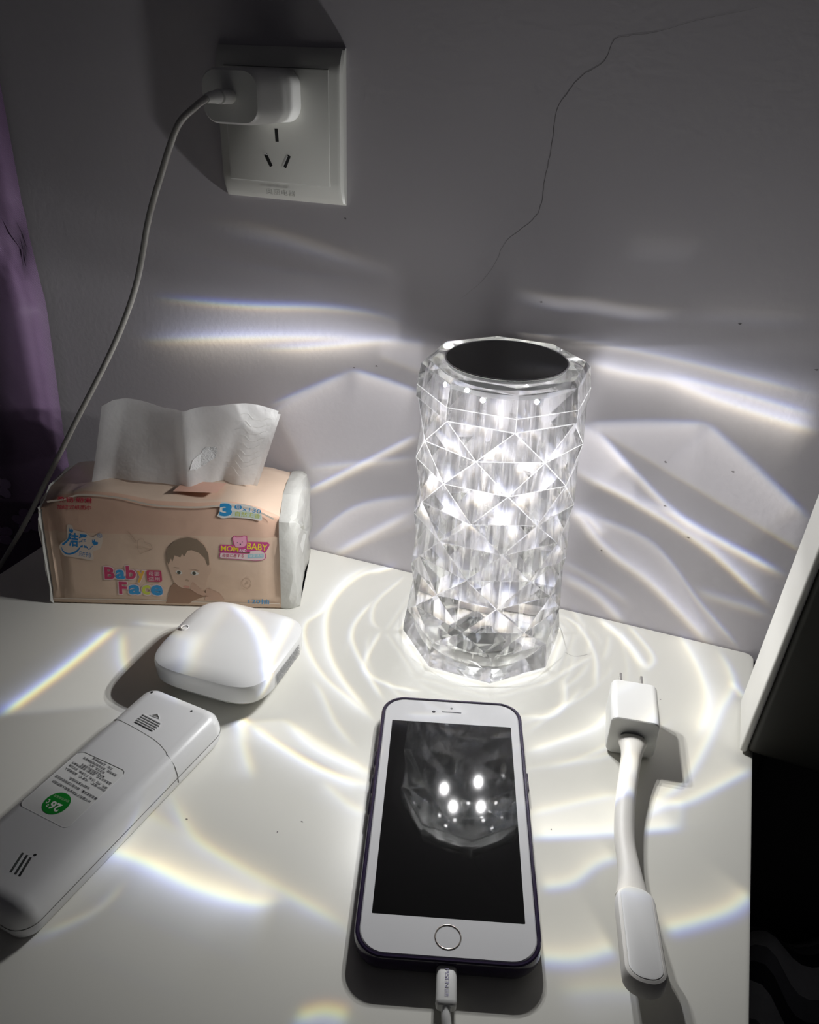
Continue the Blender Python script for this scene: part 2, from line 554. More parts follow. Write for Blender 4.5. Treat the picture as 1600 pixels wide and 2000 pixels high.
def mesh(name, V, F):
    me = bpy.data.meshes.new(name)
    me.from_pydata([tuple(v) for v in V], [], F)
    bm = bmesh.new()
    bm.from_mesh(me)
    bmesh.ops.remove_doubles(bm, verts=bm.verts, dist=1e-7)
    bmesh.ops.recalc_face_normals(bm, faces=bm.faces)
    bm.to_mesh(me)
    bm.free()
    return me


def thing(name, label, cat, loc=(0, 0, 0), rotz=0., group=None):
    o = bpy.data.objects.new(name, None)
    o.empty_display_size = .01
    COL.objects.link(o)
    o.location = loc
    o.rotation_euler = (0, 0, rotz)
    return tag(o, label, cat, group)


def tag(o, label, cat, group=None):
    o['label'] = label
    o['category'] = cat
    if group:
        o['group'] = group
    return o


def smooth_by_angle(me, deg):
    bm = bmesh.new()
    bm.from_mesh(me)
    for f in bm.faces:
        f.smooth = True
    for e in bm.edges:
        if len(e.link_faces) == 2:
            e.smooth = e.calc_face_angle(0) < math.radians(deg)
    bm.to_mesh(me)
    bm.free()
    return me


def rbox(name, lo, hi, bev=.001, seg=3, only_z=False):
    bm = bmesh.new()
    bmesh.ops.create_cube(bm, size=1)
    lo, hi = Vector(lo), Vector(hi)
    for v in bm.verts:
        v.co = Vector(((lo[i] + hi[i])/2 + v.co[i]*(hi[i] - lo[i]) for i in range(3)))
    if bev:
        ed = list(bm.edges)
        if only_z:
            ed = [e for e in ed if abs(e.verts[0].co.z - e.verts[1].co.z) > 1e-9]
        bmesh.ops.bevel(bm, geom=ed, offset=bev, segments=seg, profile=.5, affect='EDGES')
    me = bpy.data.meshes.new(name)
    bm.to_mesh(me)
    bm.free()
    return smooth_by_angle(me, 40)


def rrect(hx, hy, r, n=8, cx=0, cy=0):
    pts = []
    for (sx, sy, a0) in ((1, 1, 0), (-1, 1, 90), (-1, -1, 180), (1, -1, 270)):
        for k in range(n + 1):
            a = math.radians(a0 + 90*k/n)
            pts.append((cx + sx*(hx - r) + r*math.cos(a), cy + sy*(hy - r) + r*math.sin(a)))
    return pts


def superell(hx, hy, e, n=72):
    pts = []
    for k in range(n):
        a = 2*math.pi*k/n
        c, s = math.cos(a), math.sin(a)
        pts.append((hx*math.copysign(abs(c)**(2/e), c), hy*math.copysign(abs(s)**(2/e), s)))
    return pts


def loft(name, loops, cap0=True, cap1=True, angle=35):
    V, F = [], []
    n = len(loops[0])
    for lp in loops:
        V += [tuple(p) for p in lp]
    for i in range(len(loops) - 1):
        for k in range(n):
            k1 = (k + 1) % n
            F.append((i*n + k, i*n + k1, (i + 1)*n + k1, (i + 1)*n + k))
    if cap0:
        F.append(tuple(range(n))[::-1])
    if cap1:
        F.append(tuple((len(loops) - 1)*n + k for k in range(n)))
    return smooth_by_angle(mesh(name, V, F), angle)


def zloft(name, spec, angle=35):
    """spec: list of (z, [(x, y)...])"""
    return loft(name, [[(x, y, z) for x, y in lp] for z, lp in spec], angle=angle)


def tube(name, pts, rad, n=14, flat=1.0):
    P = [Vector(p) for p in pts]
    if not isinstance(rad, (list, tuple)):
        rad = [rad]*len(P)
    loops = []
    up = Vector((0, 0, 1))
    for i, p in enumerate(P):
        t = (P[min(i + 1, len(P) - 1)] - P[max(i - 1, 0)]).normalized()
        s = t.cross(up)
        if s.length < 1e-4:
            s = Vector((1, 0, 0))
        s.normalize()
        w = s.cross(t).normalized()
        r = rad[i] if isinstance(rad[i], (tuple, list)) else (rad[i], rad[i]*flat)
        loops.append([p + s*math.cos(2*math.pi*k/n)*r[0] + w*math.sin(2*math.pi*k/n)*r[1] for k in range(n)])
    return loft(name, loops, angle=50)


def curve3(pts, n=8):
    return [tuple(v) for v in spline(pts, n)]


def disc(name, r, z0, z1, n=64, bev=0.):
    c = [(math.cos(2*math.pi*k/n), math.sin(2*math.pi*k/n)) for k in range(n)]
    sp = [(z0, [(r*x, r*y) for x, y in c]), (z1 - bev, [(r*x, r*y) for x, y in c])]
    if bev:
        sp.append((z1, [((r - bev)*x, (r - bev)*y) for x, y in c]))
    return zloft(name, sp)


def ring(name, r, rr, z, n=48, k=8, cx=0, cy=0):
    V, F = [], []
    for i in range(n):
        a = 2*math.pi*i/n
        for j in range(k):
            b = 2*math.pi*j/k
            V.append((cx + (r + rr*math.cos(b))*math.cos(a), cy + (r + rr*math.cos(b))*math.sin(a), z + rr*math.sin(b)))
    for i in range(n):
        for j in range(k):
            F.append((i*k + j, ((i+1) % n)*k + j, ((i+1) % n)*k + (j+1) % k, i*k + (j+1) % k))
    me = mesh(name, V, F)
    for p in me.polygons:
        p.use_smooth = True
    return me


_tcache = {}


def glyphs(s, bold=0.):
    key = (s, bold)
    if key in _tcache:
        return _tcache[key]
    cu = bpy.data.curves.new('t', 'FONT')
    cu.body = s
    cu.size = 1
    cu.offset = bold
    cu.resolution_u = 3
    o = bpy.data.objects.new('t', cu)
    COL.objects.link(o)
    me = bpy.data.meshes.new_from_object(o.evaluated_get(bpy.context.evaluated_depsgraph_get()))
    V = np.array([v.co[:2] for v in me.vertices]) if len(me.vertices) else np.zeros((1, 2))
    F = [tuple(p.vertices) for p in me.polygons]
    bpy.data.objects.remove(o)
    bpy.data.curves.remove(cu)
    bpy.data.meshes.remove(me)
    lo, hi = V.min(0), V.max(0)
    V = (V - lo)/np.maximum(hi - lo, 1e-6)
    _tcache[key] = (V, F)
    return V, F


def lettering(s, lb, rb, lt, surf, lay, mat, parent, name='lettering', bold=.0, label=None):
    """text stretched onto the parallelogram left-bottom, right-bottom, left-top of a surface (mm)"""
    V, F = glyphs(s, bold)
    lb, rb, lt = (np.array(v, float) for v in (lb, rb, lt))
    P = lb + V[:, :1]*(rb - lb) + V[:, 1:]*(lt - lb)
    me = bpy.data.meshes.new(name)
    me.from_pydata([tuple(surf(p[0]/1000, p[1]/1000, lay)) for p in P], [], F)
    return decal(me, name, mat, parent, label, surf)


def decal(me, name, mat, parent, label, surf):
    want = surf.normal
    bm = bmesh.new()
    bm.from_mesh(me)
    bm.normal_update()
    for f in bm.faces:
        if f.normal.dot(want) < 0:
            f.normal_flip()
    bm.to_mesh(me)
    bm.free()
    o = link(name, me, mat, parent)
    if label:
        o['label'] = label
    return o


def patch(pts, surf, lay, mat, parent, name, curve=False, label=None):
    if curve:
        pts = spline(list(pts) + [pts[0]], 4)[:-1]
    me = bpy.data.meshes.new(name)
    me.from_pydata([tuple(surf(p[0]/1000, p[1]/1000, lay)) for p in pts], [], [tuple(range(len(pts)))])
    return decal(me, name, mat, parent, label, surf)


def ribbon(pts, w, surf, lay, mat, parent, name, n=6, taper=False):
    p = spline(pts, n)
    d = np.gradient(p, axis=0)
    d /= np.maximum(np.linalg.norm(d, axis=1)[:, None], 1e-9)
    nrm = np.stack([-d[:, 1], d[:, 0]], 1)
    k = np.linspace(0, 1, len(p))[:, None]
    ww = w/2*(np.sin(np.pi*(k*.9 + .05)) if taper else np.ones_like(k))
    a, b = p + nrm*ww, p - nrm*ww
    V = [tuple(surf(q[0]/1000, q[1]/1000, lay)) for q in np.concatenate([a, b])]
    m = len(p)
    me = bpy.data.meshes.new(name)
    me.from_pydata(V, [], [(i, i + 1, m + i + 1, m + i) for i in range(m - 1)])
    return decal(me, name, mat, parent, None, surf)


def circle(cx, cy, rx, ry=None, n=28):
    ry = ry or rx
    return [(cx + rx*math.cos(2*math.pi*k/n), cy + ry*math.sin(2*math.pi*k/n)) for k in range(n)]


class Surf:
    def __init__(self, fn, normal):
        self.fn, self.normal = fn, Vector(normal).normalized()

    def __call__(self, a, b, lay):
        return self.fn(a, b, lay)

# ------------------------------------------------------------------ the setting
wall = link('wall_back', rbox('wall_back', (-1.2, 0, -.55), (1.2, .08, 1.2), 0), 'wall_paint')
wall['kind'] = 'structure'
floor = link('floor', rbox('floor', (-1.2, -1.4, -.57), (1.2, 0, -.55), 0), 'floor_dark')
floor['kind'] = 'structure'
wsurf = Surf(lambda x, z, lay: (x, -.00012 - lay*.0001, z), (0, -1, 0))
pbr('crack_grey', (.20, .185, .19), .9)
crack = [(-45.7, 213.3), (-34.6, 223.6), (-25.7, 235.5), (-19.1, 251.2), (-4.8, 264.2), (-0.5, 274.5), (-0.4, 284.2), (1.5, 300.5),
         (2.6, 322.5), (7.7, 331.4), (13.6, 339.0), (24.8, 346.5), (27.5, 354.7), (32.3, 357.8), (48.6, 360.4), (67.7, 365.6), (95.2, 371.4)]
cp = spline(crack, 5)
cp += rng.normal(0, .22, cp.shape)
ribbon(cp, .30, wsurf, 0, 'crack_grey', wall, 'crack', n=1, taper=True)
for x, z in ((6.0, 217.5), (120.4, 219.3), (96.1, 127.5), (136.3, 129.0), (101.3, 97.0), (-125.6, 254.5), (166.1, 199.1),
             (-119.6, 156.4), (-102.7, 160.1), (66.6, 54.1), (119.8, 77.5)):
    a = random.uniform(0, 3)
    patch([(x + random.uniform(.5, 1.1)*math.cos(t + a)*(1.3 if k % 2 else .8), z + random.uniform(.3, .8)*math.sin(t + a))
           for k, t in enumerate(np.linspace(0, 6.28, 8)[:-1])], wsurf, 0, 'crack_grey', wall, 'paint_chip')

# ------------------------------------------------------------------ bedside table
tbl = thing('bedside_table', 'white bedside table against the wall with a smooth glossy top', 'table', (-.087, -.21, -.55))
TX0, TX1, TY0, TY1 = -.352, .178, -.43, -.0008


def shifted(o, base):
    o.location = Vector(o.location) - Vector(base)
    return o


tl = rrect((TX1 - TX0)/2, (TY1 - TY0)/2, .006, 5, (TX0 + TX1)/2, (TY0 + TY1)/2)


def inset_rr(d):
    return rrect((TX1 - TX0)/2 - d, (TY1 - TY0)/2 - d, .006, 5, (TX0 + TX1)/2, (TY0 + TY1)/2)


shifted(link('table_top', zloft('table_top', [(-.020, inset_rr(.001)), (-.019, inset_rr(0)), (-.0012, inset_rr(0)), (-.0004, inset_rr(.0004)), (0, inset_rr(.0014))]),
             'table_white', tbl), tbl.location)
shifted(link('cabinet_body', rbox('cabinet_body', (TX0 + .012, TY0 + .02, -.55), (TX1 - .012, TY1 - .004, -.0201), .002), 'table_white', tbl), tbl.location)
fr = shifted(link('drawer_front', rbox('drawer_front', (TX0 + .014, TY0 + .003, -.26), (TX1 - .014, TY0 + .0199, -.030), .002), 'table_white', tbl), tbl.location)
link('knob', rbox('knob', (-.107, TY0 - .014, -.155), (-.067, TY0 + .003, -.145), .003), 'metal_prong', fr)
tsurf = Surf(lambda x, y, lay: (x + .087, y + .21, .55 + .00008 + lay*.0001), (0, 0, 1))
for x, y in ((80.6, -196.0), (-48.3, -251.2), (123.1, -72.5), (-39.8, -240.8), (-94.9, -262.0)):
    patch(circle(x, y, random.uniform(.3, .75), random.uniform(.3, .6), 8), tsurf, 0, 'crack_grey', tbl, 'dust_speck')
ribbon([(58, -50), (64, -52), (70, -49), (73, -46)], .18, tsurf, 0, 'crack_grey', tbl, 'dust_hair')

# ------------------------------------------------------------------ headboard and bed at the right
hb = thing('headboard', 'panel headboard with a dark front and pale edge standing past the right table edge', 'headboard', (.176, -.08, .0012))
hb.rotation_euler = (0, math.radians(2.6), 0)
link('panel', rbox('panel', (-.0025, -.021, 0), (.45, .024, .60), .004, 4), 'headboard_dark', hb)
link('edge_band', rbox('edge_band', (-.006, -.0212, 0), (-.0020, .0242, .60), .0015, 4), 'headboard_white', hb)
bed = thing('bed', 'dark bed frame in shadow beside the bedside table', 'bed', (.45, -.5, -.55))
link('head_panel', rbox('head_panel', (-.262, .425, 0), (.35, .46, .545), .004), 'bed_dark', bed)
link('side_rail', rbox('side_rail', (-.25, -.6, 0), (.35, .42, .36), .01), 'bed_dark', bed)
# quilt
qn, qm = 46, 60
QV, QF, QU = [], [], []
for i in range(qn + 1):
    for j in range(qm + 1):
        u, v = i/qn, j/qm
        x = .192 + .28*u
        y = -.50 + .418*v
        z = -.165 + .040*smooth(np.array((u - .10)/.35)) + .022*math.sin(9*v + 5*u + 1.2)*smooth(np.array(u*3)) \
            + .012*math.sin(23*v - 9*u) + .008*math.sin(31*u + 6*v)
        if u < .12:
            z -= (.12 - u)**2*3
        z += .02*math.exp(-((v - .93)/.07)**2)
        QV.append((x, y, float(z)))
        QU.append((u, v + .018*math.sin(7*u) + .008*math.sin(19*u + 5*v)))
for i in range(qn):
    for j in range(qm):
        QF.append((i*(qm+1) + j, (i+1)*(qm+1) + j, (i+1)*(qm+1) + j + 1, i*(qm+1) + j + 1))
qme = bpy.data.meshes.new('quilt')
qme.from_pydata(QV, [], QF)
ul = qme.uv_layers.new(name='UVMap')
for lp in qme.loops:
    ul.data[lp.index].uv = QU[lp.vertex_index]
quilt = link('quilt', qme, 'quilt_stripes', smooth_=True)
sol = quilt.modifiers.new('thick', 'SOLIDIFY'); sol.thickness = .012
tag(quilt, 'rumpled black and grey striped quilt lying on the bed', 'quilt')

# ------------------------------------------------------------------ curtain
cn, cm = 70, 110
CV, CF = [], []


def edge_x(z):
    return float(np.interp(z, [-.55, -.05, .05, .169, .2, .237, .34, .7], [-.395, -.392, -.389, -.381, -.384, -.386, -.385, -.384]))




def drape_y(s, x, z):
    y = -.004 - .085*math.sin(math.pi/2*min(s/.55, 1.)) - .007*math.sin(s*30 + .6*math.sin(z*4))*min(s/.15, 1.)
    y += -.004*math.sin(z*15 + s*9)*min(s/.1, 1.)
    d = ((x + .400)/.012)**2 + ((z - .212)/.014)**2
    y += .008*math.exp(-d) + .0025*math.sin(9*math.atan2(z - .212, x + .400))*math.exp(-d*.35)
    return min(float(y), -.003)


for j in range(cm + 1):
    z = -.50 + 1.3*j/cm
    ex = edge_x(z)
    for i in range(cn + 1):
        s = (i/cn)**1.3
        x = ex - .34*s
        CV.append((x, drape_y(s, x, z), z))
for j in range(cm):
    for i in range(cn):
        CF.append((j*(cn+1) + i, j*(cn+1) + i + 1, (j+1)*(cn+1) + i + 1, (j+1)*(cn+1) + i))
cme = bpy.data.meshes.new('curtain')
cme.from_pydata(CV, [], CF)
cur = thing('curtain', 'purple satin curtain hanging in folds at the left of the wall', 'curtain', (-.52, -.03, -.5))
shifted(link('drape', cme, 'curtain_satin', cur, smooth_=True), cur.location)
pbr('curtain_thread', (.26, .17, .31), .5, sheen=.5)
for fx, fz in ((-.440, .012), (-.422, -.022), (-.450, -.037)):
    V, F = [], []
    for p in range(5):
        a0 = 2*math.pi*p/5 + .4
        c0 = len(V)
        for k in range(14):
            b = 2*math.pi*k/14
            rx, rz = .0075 + .0058*math.cos(b), .0048*math.sin(b)
            px_, pz_ = fx + rx*math.cos(a0) - rz*math.sin(a0), fz + rx*math.sin(a0) + rz*math.cos(a0)
            V.append((px_, drape_y((edge_x(pz_) - px_)/.34, px_, pz_) - .0012, pz_))
        F.append(tuple(range(c0, c0 + 14)))
    me = bpy.data.meshes.new('embroidered_flower')
    me.from_pydata(V, [], F)
    shifted(link('embroidered_flower', me, 'curtain_thread', cur), cur.location)

# ------------------------------------------------------------------ wall socket
SX, SZ, SH = -.1674, .3056, .043
sock = thing('wall_socket', 'square white wall socket plate with three slots', 'socket', (SX, 0, SZ))
prof = [(-SH, -.0002), (-SH, -.002), (-SH + .001, -.0034), (-SH + .004, -.0052), (-SH + .009, -.0072), (-SH + .014, -.0080),
        (SH - .014, -.0080), (SH - .009, -.0072), (SH - .004, -.0052), (SH - .001, -.0034), (SH, -.002), (SH, -.0002)]
link('face_plate', loft('face_plate', [[(x, y*k, z) for z, y in prof] for x, k in ((-SH, .62), (-SH + .0012, .9), (-SH + .003, 1), (SH - .003, 1), (SH - .0012, .9), (SH, .62))], angle=25),
     'plastic_socket', sock)
ins = link('insert_panel', rbox('insert_panel', (-.0355, -.0084, -.0320), (.0352, -.0070, .0320), .0004, 2), 'plastic_socket', sock)
sl = Surf(lambda x, z, lay: (x - SX, -.00846 - .0001*lay, z - SZ), (0, -1, 0))
for (a, b) in (((-168.2, 304.6), (-167.9, 297.2)), ((-176.6, 289.6), (-172.8, 282.8)), ((-159.8, 289.9), (-163.4, 282.8))):
    ribbon([a, b], 2.3, sl, 0, 'hole_black', ins, 'slot')
for (a, b) in (((-177.9, 290.2), (-175.2, 289.3)), ((-161.0, 289.6), (-164.7, 282.8))):
    ribbon([a, b], .55, sl, 1, 'seam_light', ins, 'slot_lit_lip')  # pale strip paints the lit lip of the slot
for pts in (((-203, 337.6), (-203, 273.6)), ((-132.3, 337.6), (-132.3, 273.6)), ((-203, 273.6), (-132.3, 273.6))):
    ribbon(pts, .45, Surf(lambda x, z, lay: (x - SX, -.00815, z - SZ), (0, -1, 0)), 0, 'seam_light', sock, 'seam')  # panel seam painted pale where its edge catches light
ribbon(((-203, 337.7), (-132.3, 337.7)), .5, Surf(lambda x, z, lay: (x - SX, -.00815, z - SZ), (0, -1, 0)), 0, 'seam_dark', sock, 'seam')  # same seam painted dark for the shaded top edge
lettering('奥丽电器', (-177.8, 266.2), (-156.7, 266.2), (-177.8, 269.6), Surf(lambda x, z, lay: (x - SX, -.0082 + (270 - z*1000)*.00007, z - SZ), (0, -1, 0)), 0,
          'plastic_grey', sock, bold=-.004)
for o in list(sock.children):
    if o.name.startswith('lettering'):
        o.data.materials[0] = pbr('emboss_grey', (.42, .42, .39), .5)

# ------------------------------------------------------------------ charger plugged into the socket
CX, CZ = -.1685, .3230
chg = thing('wall_charger', 'white rounded charger plugged into the wall socket', 'charger', (CX, -.0085, CZ))


def yloft(name, spec):
    return loft(name, [[(x, y, z) for x, z in lp] for y, lp in spec], angle=30)


link('housing', yloft('housing', [(0, rrect(.0180, .0135, .0085, 8)), (-.002, rrect(.0188, .0143, .009, 8)), (-.046, rrect(.0186, .0141, .009, 8)),
                                  (-.0485, rrect(.0182, .0137, .009, 8)), (-.0497, rrect(.0174, .0129, .0085, 8))]), 'plastic_white', chg)
link('end_face', yloft('end_face', [(-.0496, rrect(.0171, .0126, .0082, 8)), (-.0494, rrect(.0165, .0120, .008, 8))]), 'plastic_white', chg)
# its cable
cab = thing('charging_cable', 'thin grey-white cable hanging from the wall charger', 'cable', (-.1685, -.0585, .3230))
o3 = Vector((-.1685, -.0585, .3230))
pl = [(-.1685, -.0582, .3230), (-.1683, -.068, .3232), (-.1681, -.074, .3232)]
link('connector', tube('connector', [Vector(p) - o3 for p in ((-.1685, -.0583, .323), (-.1684, -.059, .323), (-.1680, -.070, .3232), (-.1679, -.0705, .3232))],
                       [(.0040, .0034), (.0045, .0038), (.0045, .0038), (.0040, .0034)], 18), 'plastic_white', cab)
link('strain_relief', tube('strain_relief', [Vector(p) - o3 for p in ((-.1680, -.0705, .3232), (-.1676, -.078, .3231), (-.1674, -.083, .3226))], [.0034, .0029, .0022], 16), 'plastic_white', cab)
cpts = [(-.1674, -.083, .3226), (-.1690, -.092, .3185), (-.1769, -.098, .3088), (-.1896, -.100, .283), (-.2003, -.100, .2609), (-.2151, -.100, .2223), (-.2388, -.1, .1817),
        (-.2778, -.1, .1267), (-.3095, -.1, .0819), (-.3451, -.1, .0317), (-.3832, -.1, -.0173), (-.4339, -.1, -.0799), (-.46, -.1, -.16)]
link('cord', tube('cord', [Vector(p) - o3 for p in curve3(cpts, 7)], .00175, 12), 'cord_grey', cab)

# ------------------------------------------------------------------ crystal lamp
NF = 8


def build_shell():
    V, F = [], []

    def rg(z, R, half, twist=0.):
        a = []
        for k in range(NF):
            an = 2*math.pi*(k + .5*half)/NF + math.pi/8 + twist
            V.append((R*math.cos(an), R*math.sin(an), z))
            a.append(len(V) - 1)
        return a

    def quads(a, b):
        for k in range(NF):
            k1 = (k + 1) % NF
            F.append((a[k], a[k1], b[k1], b[k]))

    def anti(a, b, half):
        for k in range(NF):
            k1 = (k + 1) % NF
            if half == 0:
                F.append((a[k], a[k1], b[k])); F.append((b[k], a[k1], b[k1]))
            else:
                F.append((a[k], b[k1], b[k])); F.append((a[k], a[k1], b[k1]))
    b0 = rg(.0004, .0530, 0)
    b1 = rg(.0020, .0540, 0)
    b2 = rg(.0075, .0538, 0)
    quads(b0, b1); quads(b1, b2)
    rows = [(.0195, .0520, 0), (.0360, .0508, 1), (.0560, .0502, 0), (.0740, .0500, 1), (.0945, .0500, 0), (.1125, .0500, 1), (.1330, .0500, 0), (.1525, .0500, 1), (.1715, .0500, 0)]
    cur = rg(*rows[0])
    quads(b2, cur)
    half = 0
    for z, R, h in rows[1:]:
        nx = rg(z, R, h)
        anti(cur, nx, half)
        cur, half = nx, h
    t1 = rg(.1722, .0512, 0); quads(cur, t1)
    t2 = rg(.1800, .0512, 0); quads(t1, t2)
    t3 = rg(.1925, .0490, 0); quads(t2, t3)
    t4 = rg(.1955, .0462, 0); quads(t3, t4)
    F.append(tuple(t4))
    F.append(tuple(reversed(b0)))
    me = bpy.data.meshes.new('crystal_shell')
    me.from_pydata(V, [], F)
    bm = bmesh.new()
    bm.from_mesh(me)
    bmesh.ops.recalc_face_normals(bm, faces=bm.faces)
    rb_ = bmesh.ops.bevel(bm, geom=list(bm.edges), offset=.00024, segments=1, profile=.5, affect='EDGES')
    for f in rb_['faces']:
        f.material_index = 1
    bm.to_mesh(me)
    bm.free()
    return me


def build_core():
    loops = []
    for z, R, fl in ((.0030, .0330, 0), (.0090, .0372, .0014), (.1700, .0372, .0014), (.1860, .0368, .0004)):
        loops.append([((R + fl*math.cos(20*2*math.pi*k/200))*math.cos(2*math.pi*k/200), (R + fl*math.cos(20*2*math.pi*k/200))*math.sin(2*math.pi*k/200), z) for k in range(200)])
    me = loft('hollow_core', loops, cap0=True, cap1=True, angle=60)
    me.flip_normals()                      # air inside, acrylic outside
    return me


lamp = thing('crystal_lamp', 'lit cylindrical table lamp of clear faceted crystal with a dark round top', 'lamp', LAMP)
shell = link('crystal_shell', build_shell(), 'acrylic_crystal', lamp)
shell.data.materials.append(MAT['acrylic_cut_edge'])
link('hollow_core', build_core(), 'acrylic_core', lamp)
link('touch_disc', disc('touch_disc', .0348, .1940, .1962, 72, .0005), 'cap_mirror', lamp)
link('disc_rim', ring('disc_rim', .0352, .0006, .1958, 72), 'chrome', lamp)
link('led_module', disc('led_module', .0345, .1880, .1939, 48, .001), 'plastic_grey', lamp)
cone = []
for k, (z, r) in enumerate(((.0036, .018), (.009, .017), (.016, .012), (.024, .004))):
    cone.append([(r*math.cos(2*math.pi*(i + .5*(k % 2))/10), r*math.sin(2*math.pi*(i + .5*(k % 2))/10), z) for i in range(10)])
link('base_reflector', loft('base_reflector', cone, angle=1), 'chrome', lamp)


def bw_low(x, z):
    g = .085 + .175*np.exp(-(x/.20)**2)
    el = np.arctan2(z - .178, np.hypot(x, .052))
    hi = smooth((.27 - el)/.27)
    sh = smooth((x + .0875)/.002)*smooth((-.006 - x)/.02)*smooth((z - .172)/.012)  # cap's shadow column above the lamp, drawn into the LED output
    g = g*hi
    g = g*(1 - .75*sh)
    return g + .30*np.exp(-(x/.046)**6)*smooth((.178 - z)/.02)        # extra light added on the wall behind so the crystal looks bright


def bt(x, y):
    r = np.hypot(x, y + .052)
    return .03 + .64*np.exp(-(np.maximum(r - .09, 0)/.18)**2)*(1 + .5*smooth((.060 - r)/.012))*(1 - .65*smooth((-.118 - x)/.04)*smooth((-.300 - y)/.035))  # shade over the remote's near end is drawn into this output


def bw_up(x, z):
    sh = smooth((x + .0875)/.003)*smooth((-.006 - x)/.02)  # same shadow column drawn into the upper wall fill
    g = (.050 + .075*np.exp(-((x - .06)/.22)**2))*smooth((z - .165)/.05)
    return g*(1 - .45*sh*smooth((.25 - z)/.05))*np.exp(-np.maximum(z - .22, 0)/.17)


# fine web of light drawn close round the foot
web = []
for k in range(46):
    rr = random.choice((70, 78, 84, 92, 100, 108, 116, 122))*random.uniform(.95, 1.05)
    a0 = random.uniform(0, 2*math.pi)
    da = random.uniform(.25, .8)
    e = random.uniform(-.16, .16)
    web.append(('T', tuple((rr*(1 + e*t)*math.cos(a0 + da*t), -52 + rr*(1 + e*t)*math.sin(a0 + da*t)) for t in (0, .33, .66, 1)),
                random.uniform(.05, .16), random.uniform(.4, .8), random.uniform(.8, 3), .3))
for k in range(8):                                       # bright outline drawn just outside the octagonal foot
    for R_, am in ((57.5, .35), (61, .15), (66, .10)):
        a0, a1 = math.pi/8 + k*math.pi/4, math.pi/8 + (k + 1)*math.pi/4
        web.append(('T', tuple((R_*(math.cos(a0)*(1 - t) + math.cos(a1)*t), -52 + R_*(math.sin(a0)*(1 - t) + math.sin(a1)*t)) for t in (0, .33, .66, 1)), am, .9, 1.6, .12))
low = [s for s in DRAWN_CAUSTICS if not (s[0] == 'W' and s[1][0][1] > 208)] + web
high = [s for s in DRAWN_CAUSTICS if s[0] == 'W' and s[1][0][1] > 208]
TH = math.radians(128)
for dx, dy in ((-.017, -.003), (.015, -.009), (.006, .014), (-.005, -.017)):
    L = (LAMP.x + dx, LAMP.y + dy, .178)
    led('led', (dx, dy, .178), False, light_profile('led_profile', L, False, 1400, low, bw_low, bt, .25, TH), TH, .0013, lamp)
TU = math.radians(88)
for dx in (-.036, .036):  # added fill lights at the crystal's rim, to brighten the upper wall
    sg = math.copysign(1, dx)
    led('rim_fill_light', (dx, .020, .1885), True,
        light_profile('rim_fill_profile', (LAMP.x + dx, LAMP.y + .020, .1885), True, 900, [s for s in high if s[1][1][0]*sg > 0],
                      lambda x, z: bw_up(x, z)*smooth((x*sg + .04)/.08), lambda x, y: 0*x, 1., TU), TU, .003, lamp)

# ------------------------------------------------------------------ tissue pack
PA = math.radians(20.94)
pack = thing('tissue_pack', 'peach plastic pack of facial tissues leaning at the wall, printed with a baby', 'tissue pack', (-.2893, -.1406, 0), PA)
W0, TILT = .161, .12
SEAM = [(0, 72), (12, 80), (19, 81), (30, 84), (54, 82.8), (77, 78), (105, 77.2), (129, 79), (146, 75.7), (158, 70), (161, 68.5)]


def ztop(u):
    return float(np.interp(u*1000, [s[0] for s in SEAM], [s[1] for s in SEAM]))/1000


PROF = [(.006, 0), (.0012, .0004), (.0002, .0025), (TILT*.01, .010), (TILT*.025, .025), (TILT*.040, .040), (TILT*.055, .055), (TILT*.068, .068),
        (.0094, .0770), (.0105, .0795), (.0135, .0812), (.020, .0816), (.032, .0808), (.048, .080), (.064, .0775), (.080, .0735), (.088, .0690), (.0905, .062),
        (.0915, .045), (.0915, .020), (.0905, .003), (.086, 0)]


def prof_at(u, shrink=0.):
    out = []
    zt = ztop(u)
    for v, z in PROF:
        if z > .055:
            z = .055 + (z - .055)*(zt - .055)/(.0812 - .055) if v < .03 else .055 + (z - .055)*((zt*.4 + .0485) - .055)/(.0812 - .055)
        v = .046 + (v - .046)*(1 - shrink)
        z = .038 + (z - .038)*(1 - shrink) if z > .002 else z
        out.append((v, z))
    return out


us = [0, .004, .008, .012, .017, .022, .030, .040, .052, .064, .077, .090, .105, .118, .129, .138, .146, .152, .157, .161]
V, F = [], []
npf = len(PROF)
mats = []
for i, u in enumerate(us):
    for j, (v, z) in enumerate(prof_at(u)):
        dv = 0.
        if .004 < z < .07 and v < .012 and (u < .012 or u > .153):        # crumpled front corners
            dv = .0030*math.sin(z*210 + u*300)*(1 if u < .012 else .6)
        if 10 < j < 17:
            z += .0012*math.sin(u*140 + v*90)
        V.append((u, v + abs(dv), z))
for i in range(len(us) - 1):
    for j in range(npf):
        j1 = (j + 1) % npf
        F.append((i*npf + j, (i+1)*npf + j, (i+1)*npf + j1, i*npf + j1))
        mats.append(1 if 6 <= j <= 9 else (2 if 10 <= j <= 16 else 0))
me = bpy.data.meshes.new('wrapper')
me.from_pydata(V, [], F)
for m_ in ('pack_peach', 'pack_salmon', 'pack_top'):
    me.materials.append(MAT[m_])
for p, k in zip(me.polygons, mats):
    p.material_index = k
wrap = link('wrapper', smooth_by_angle(me, 50), None, pack)
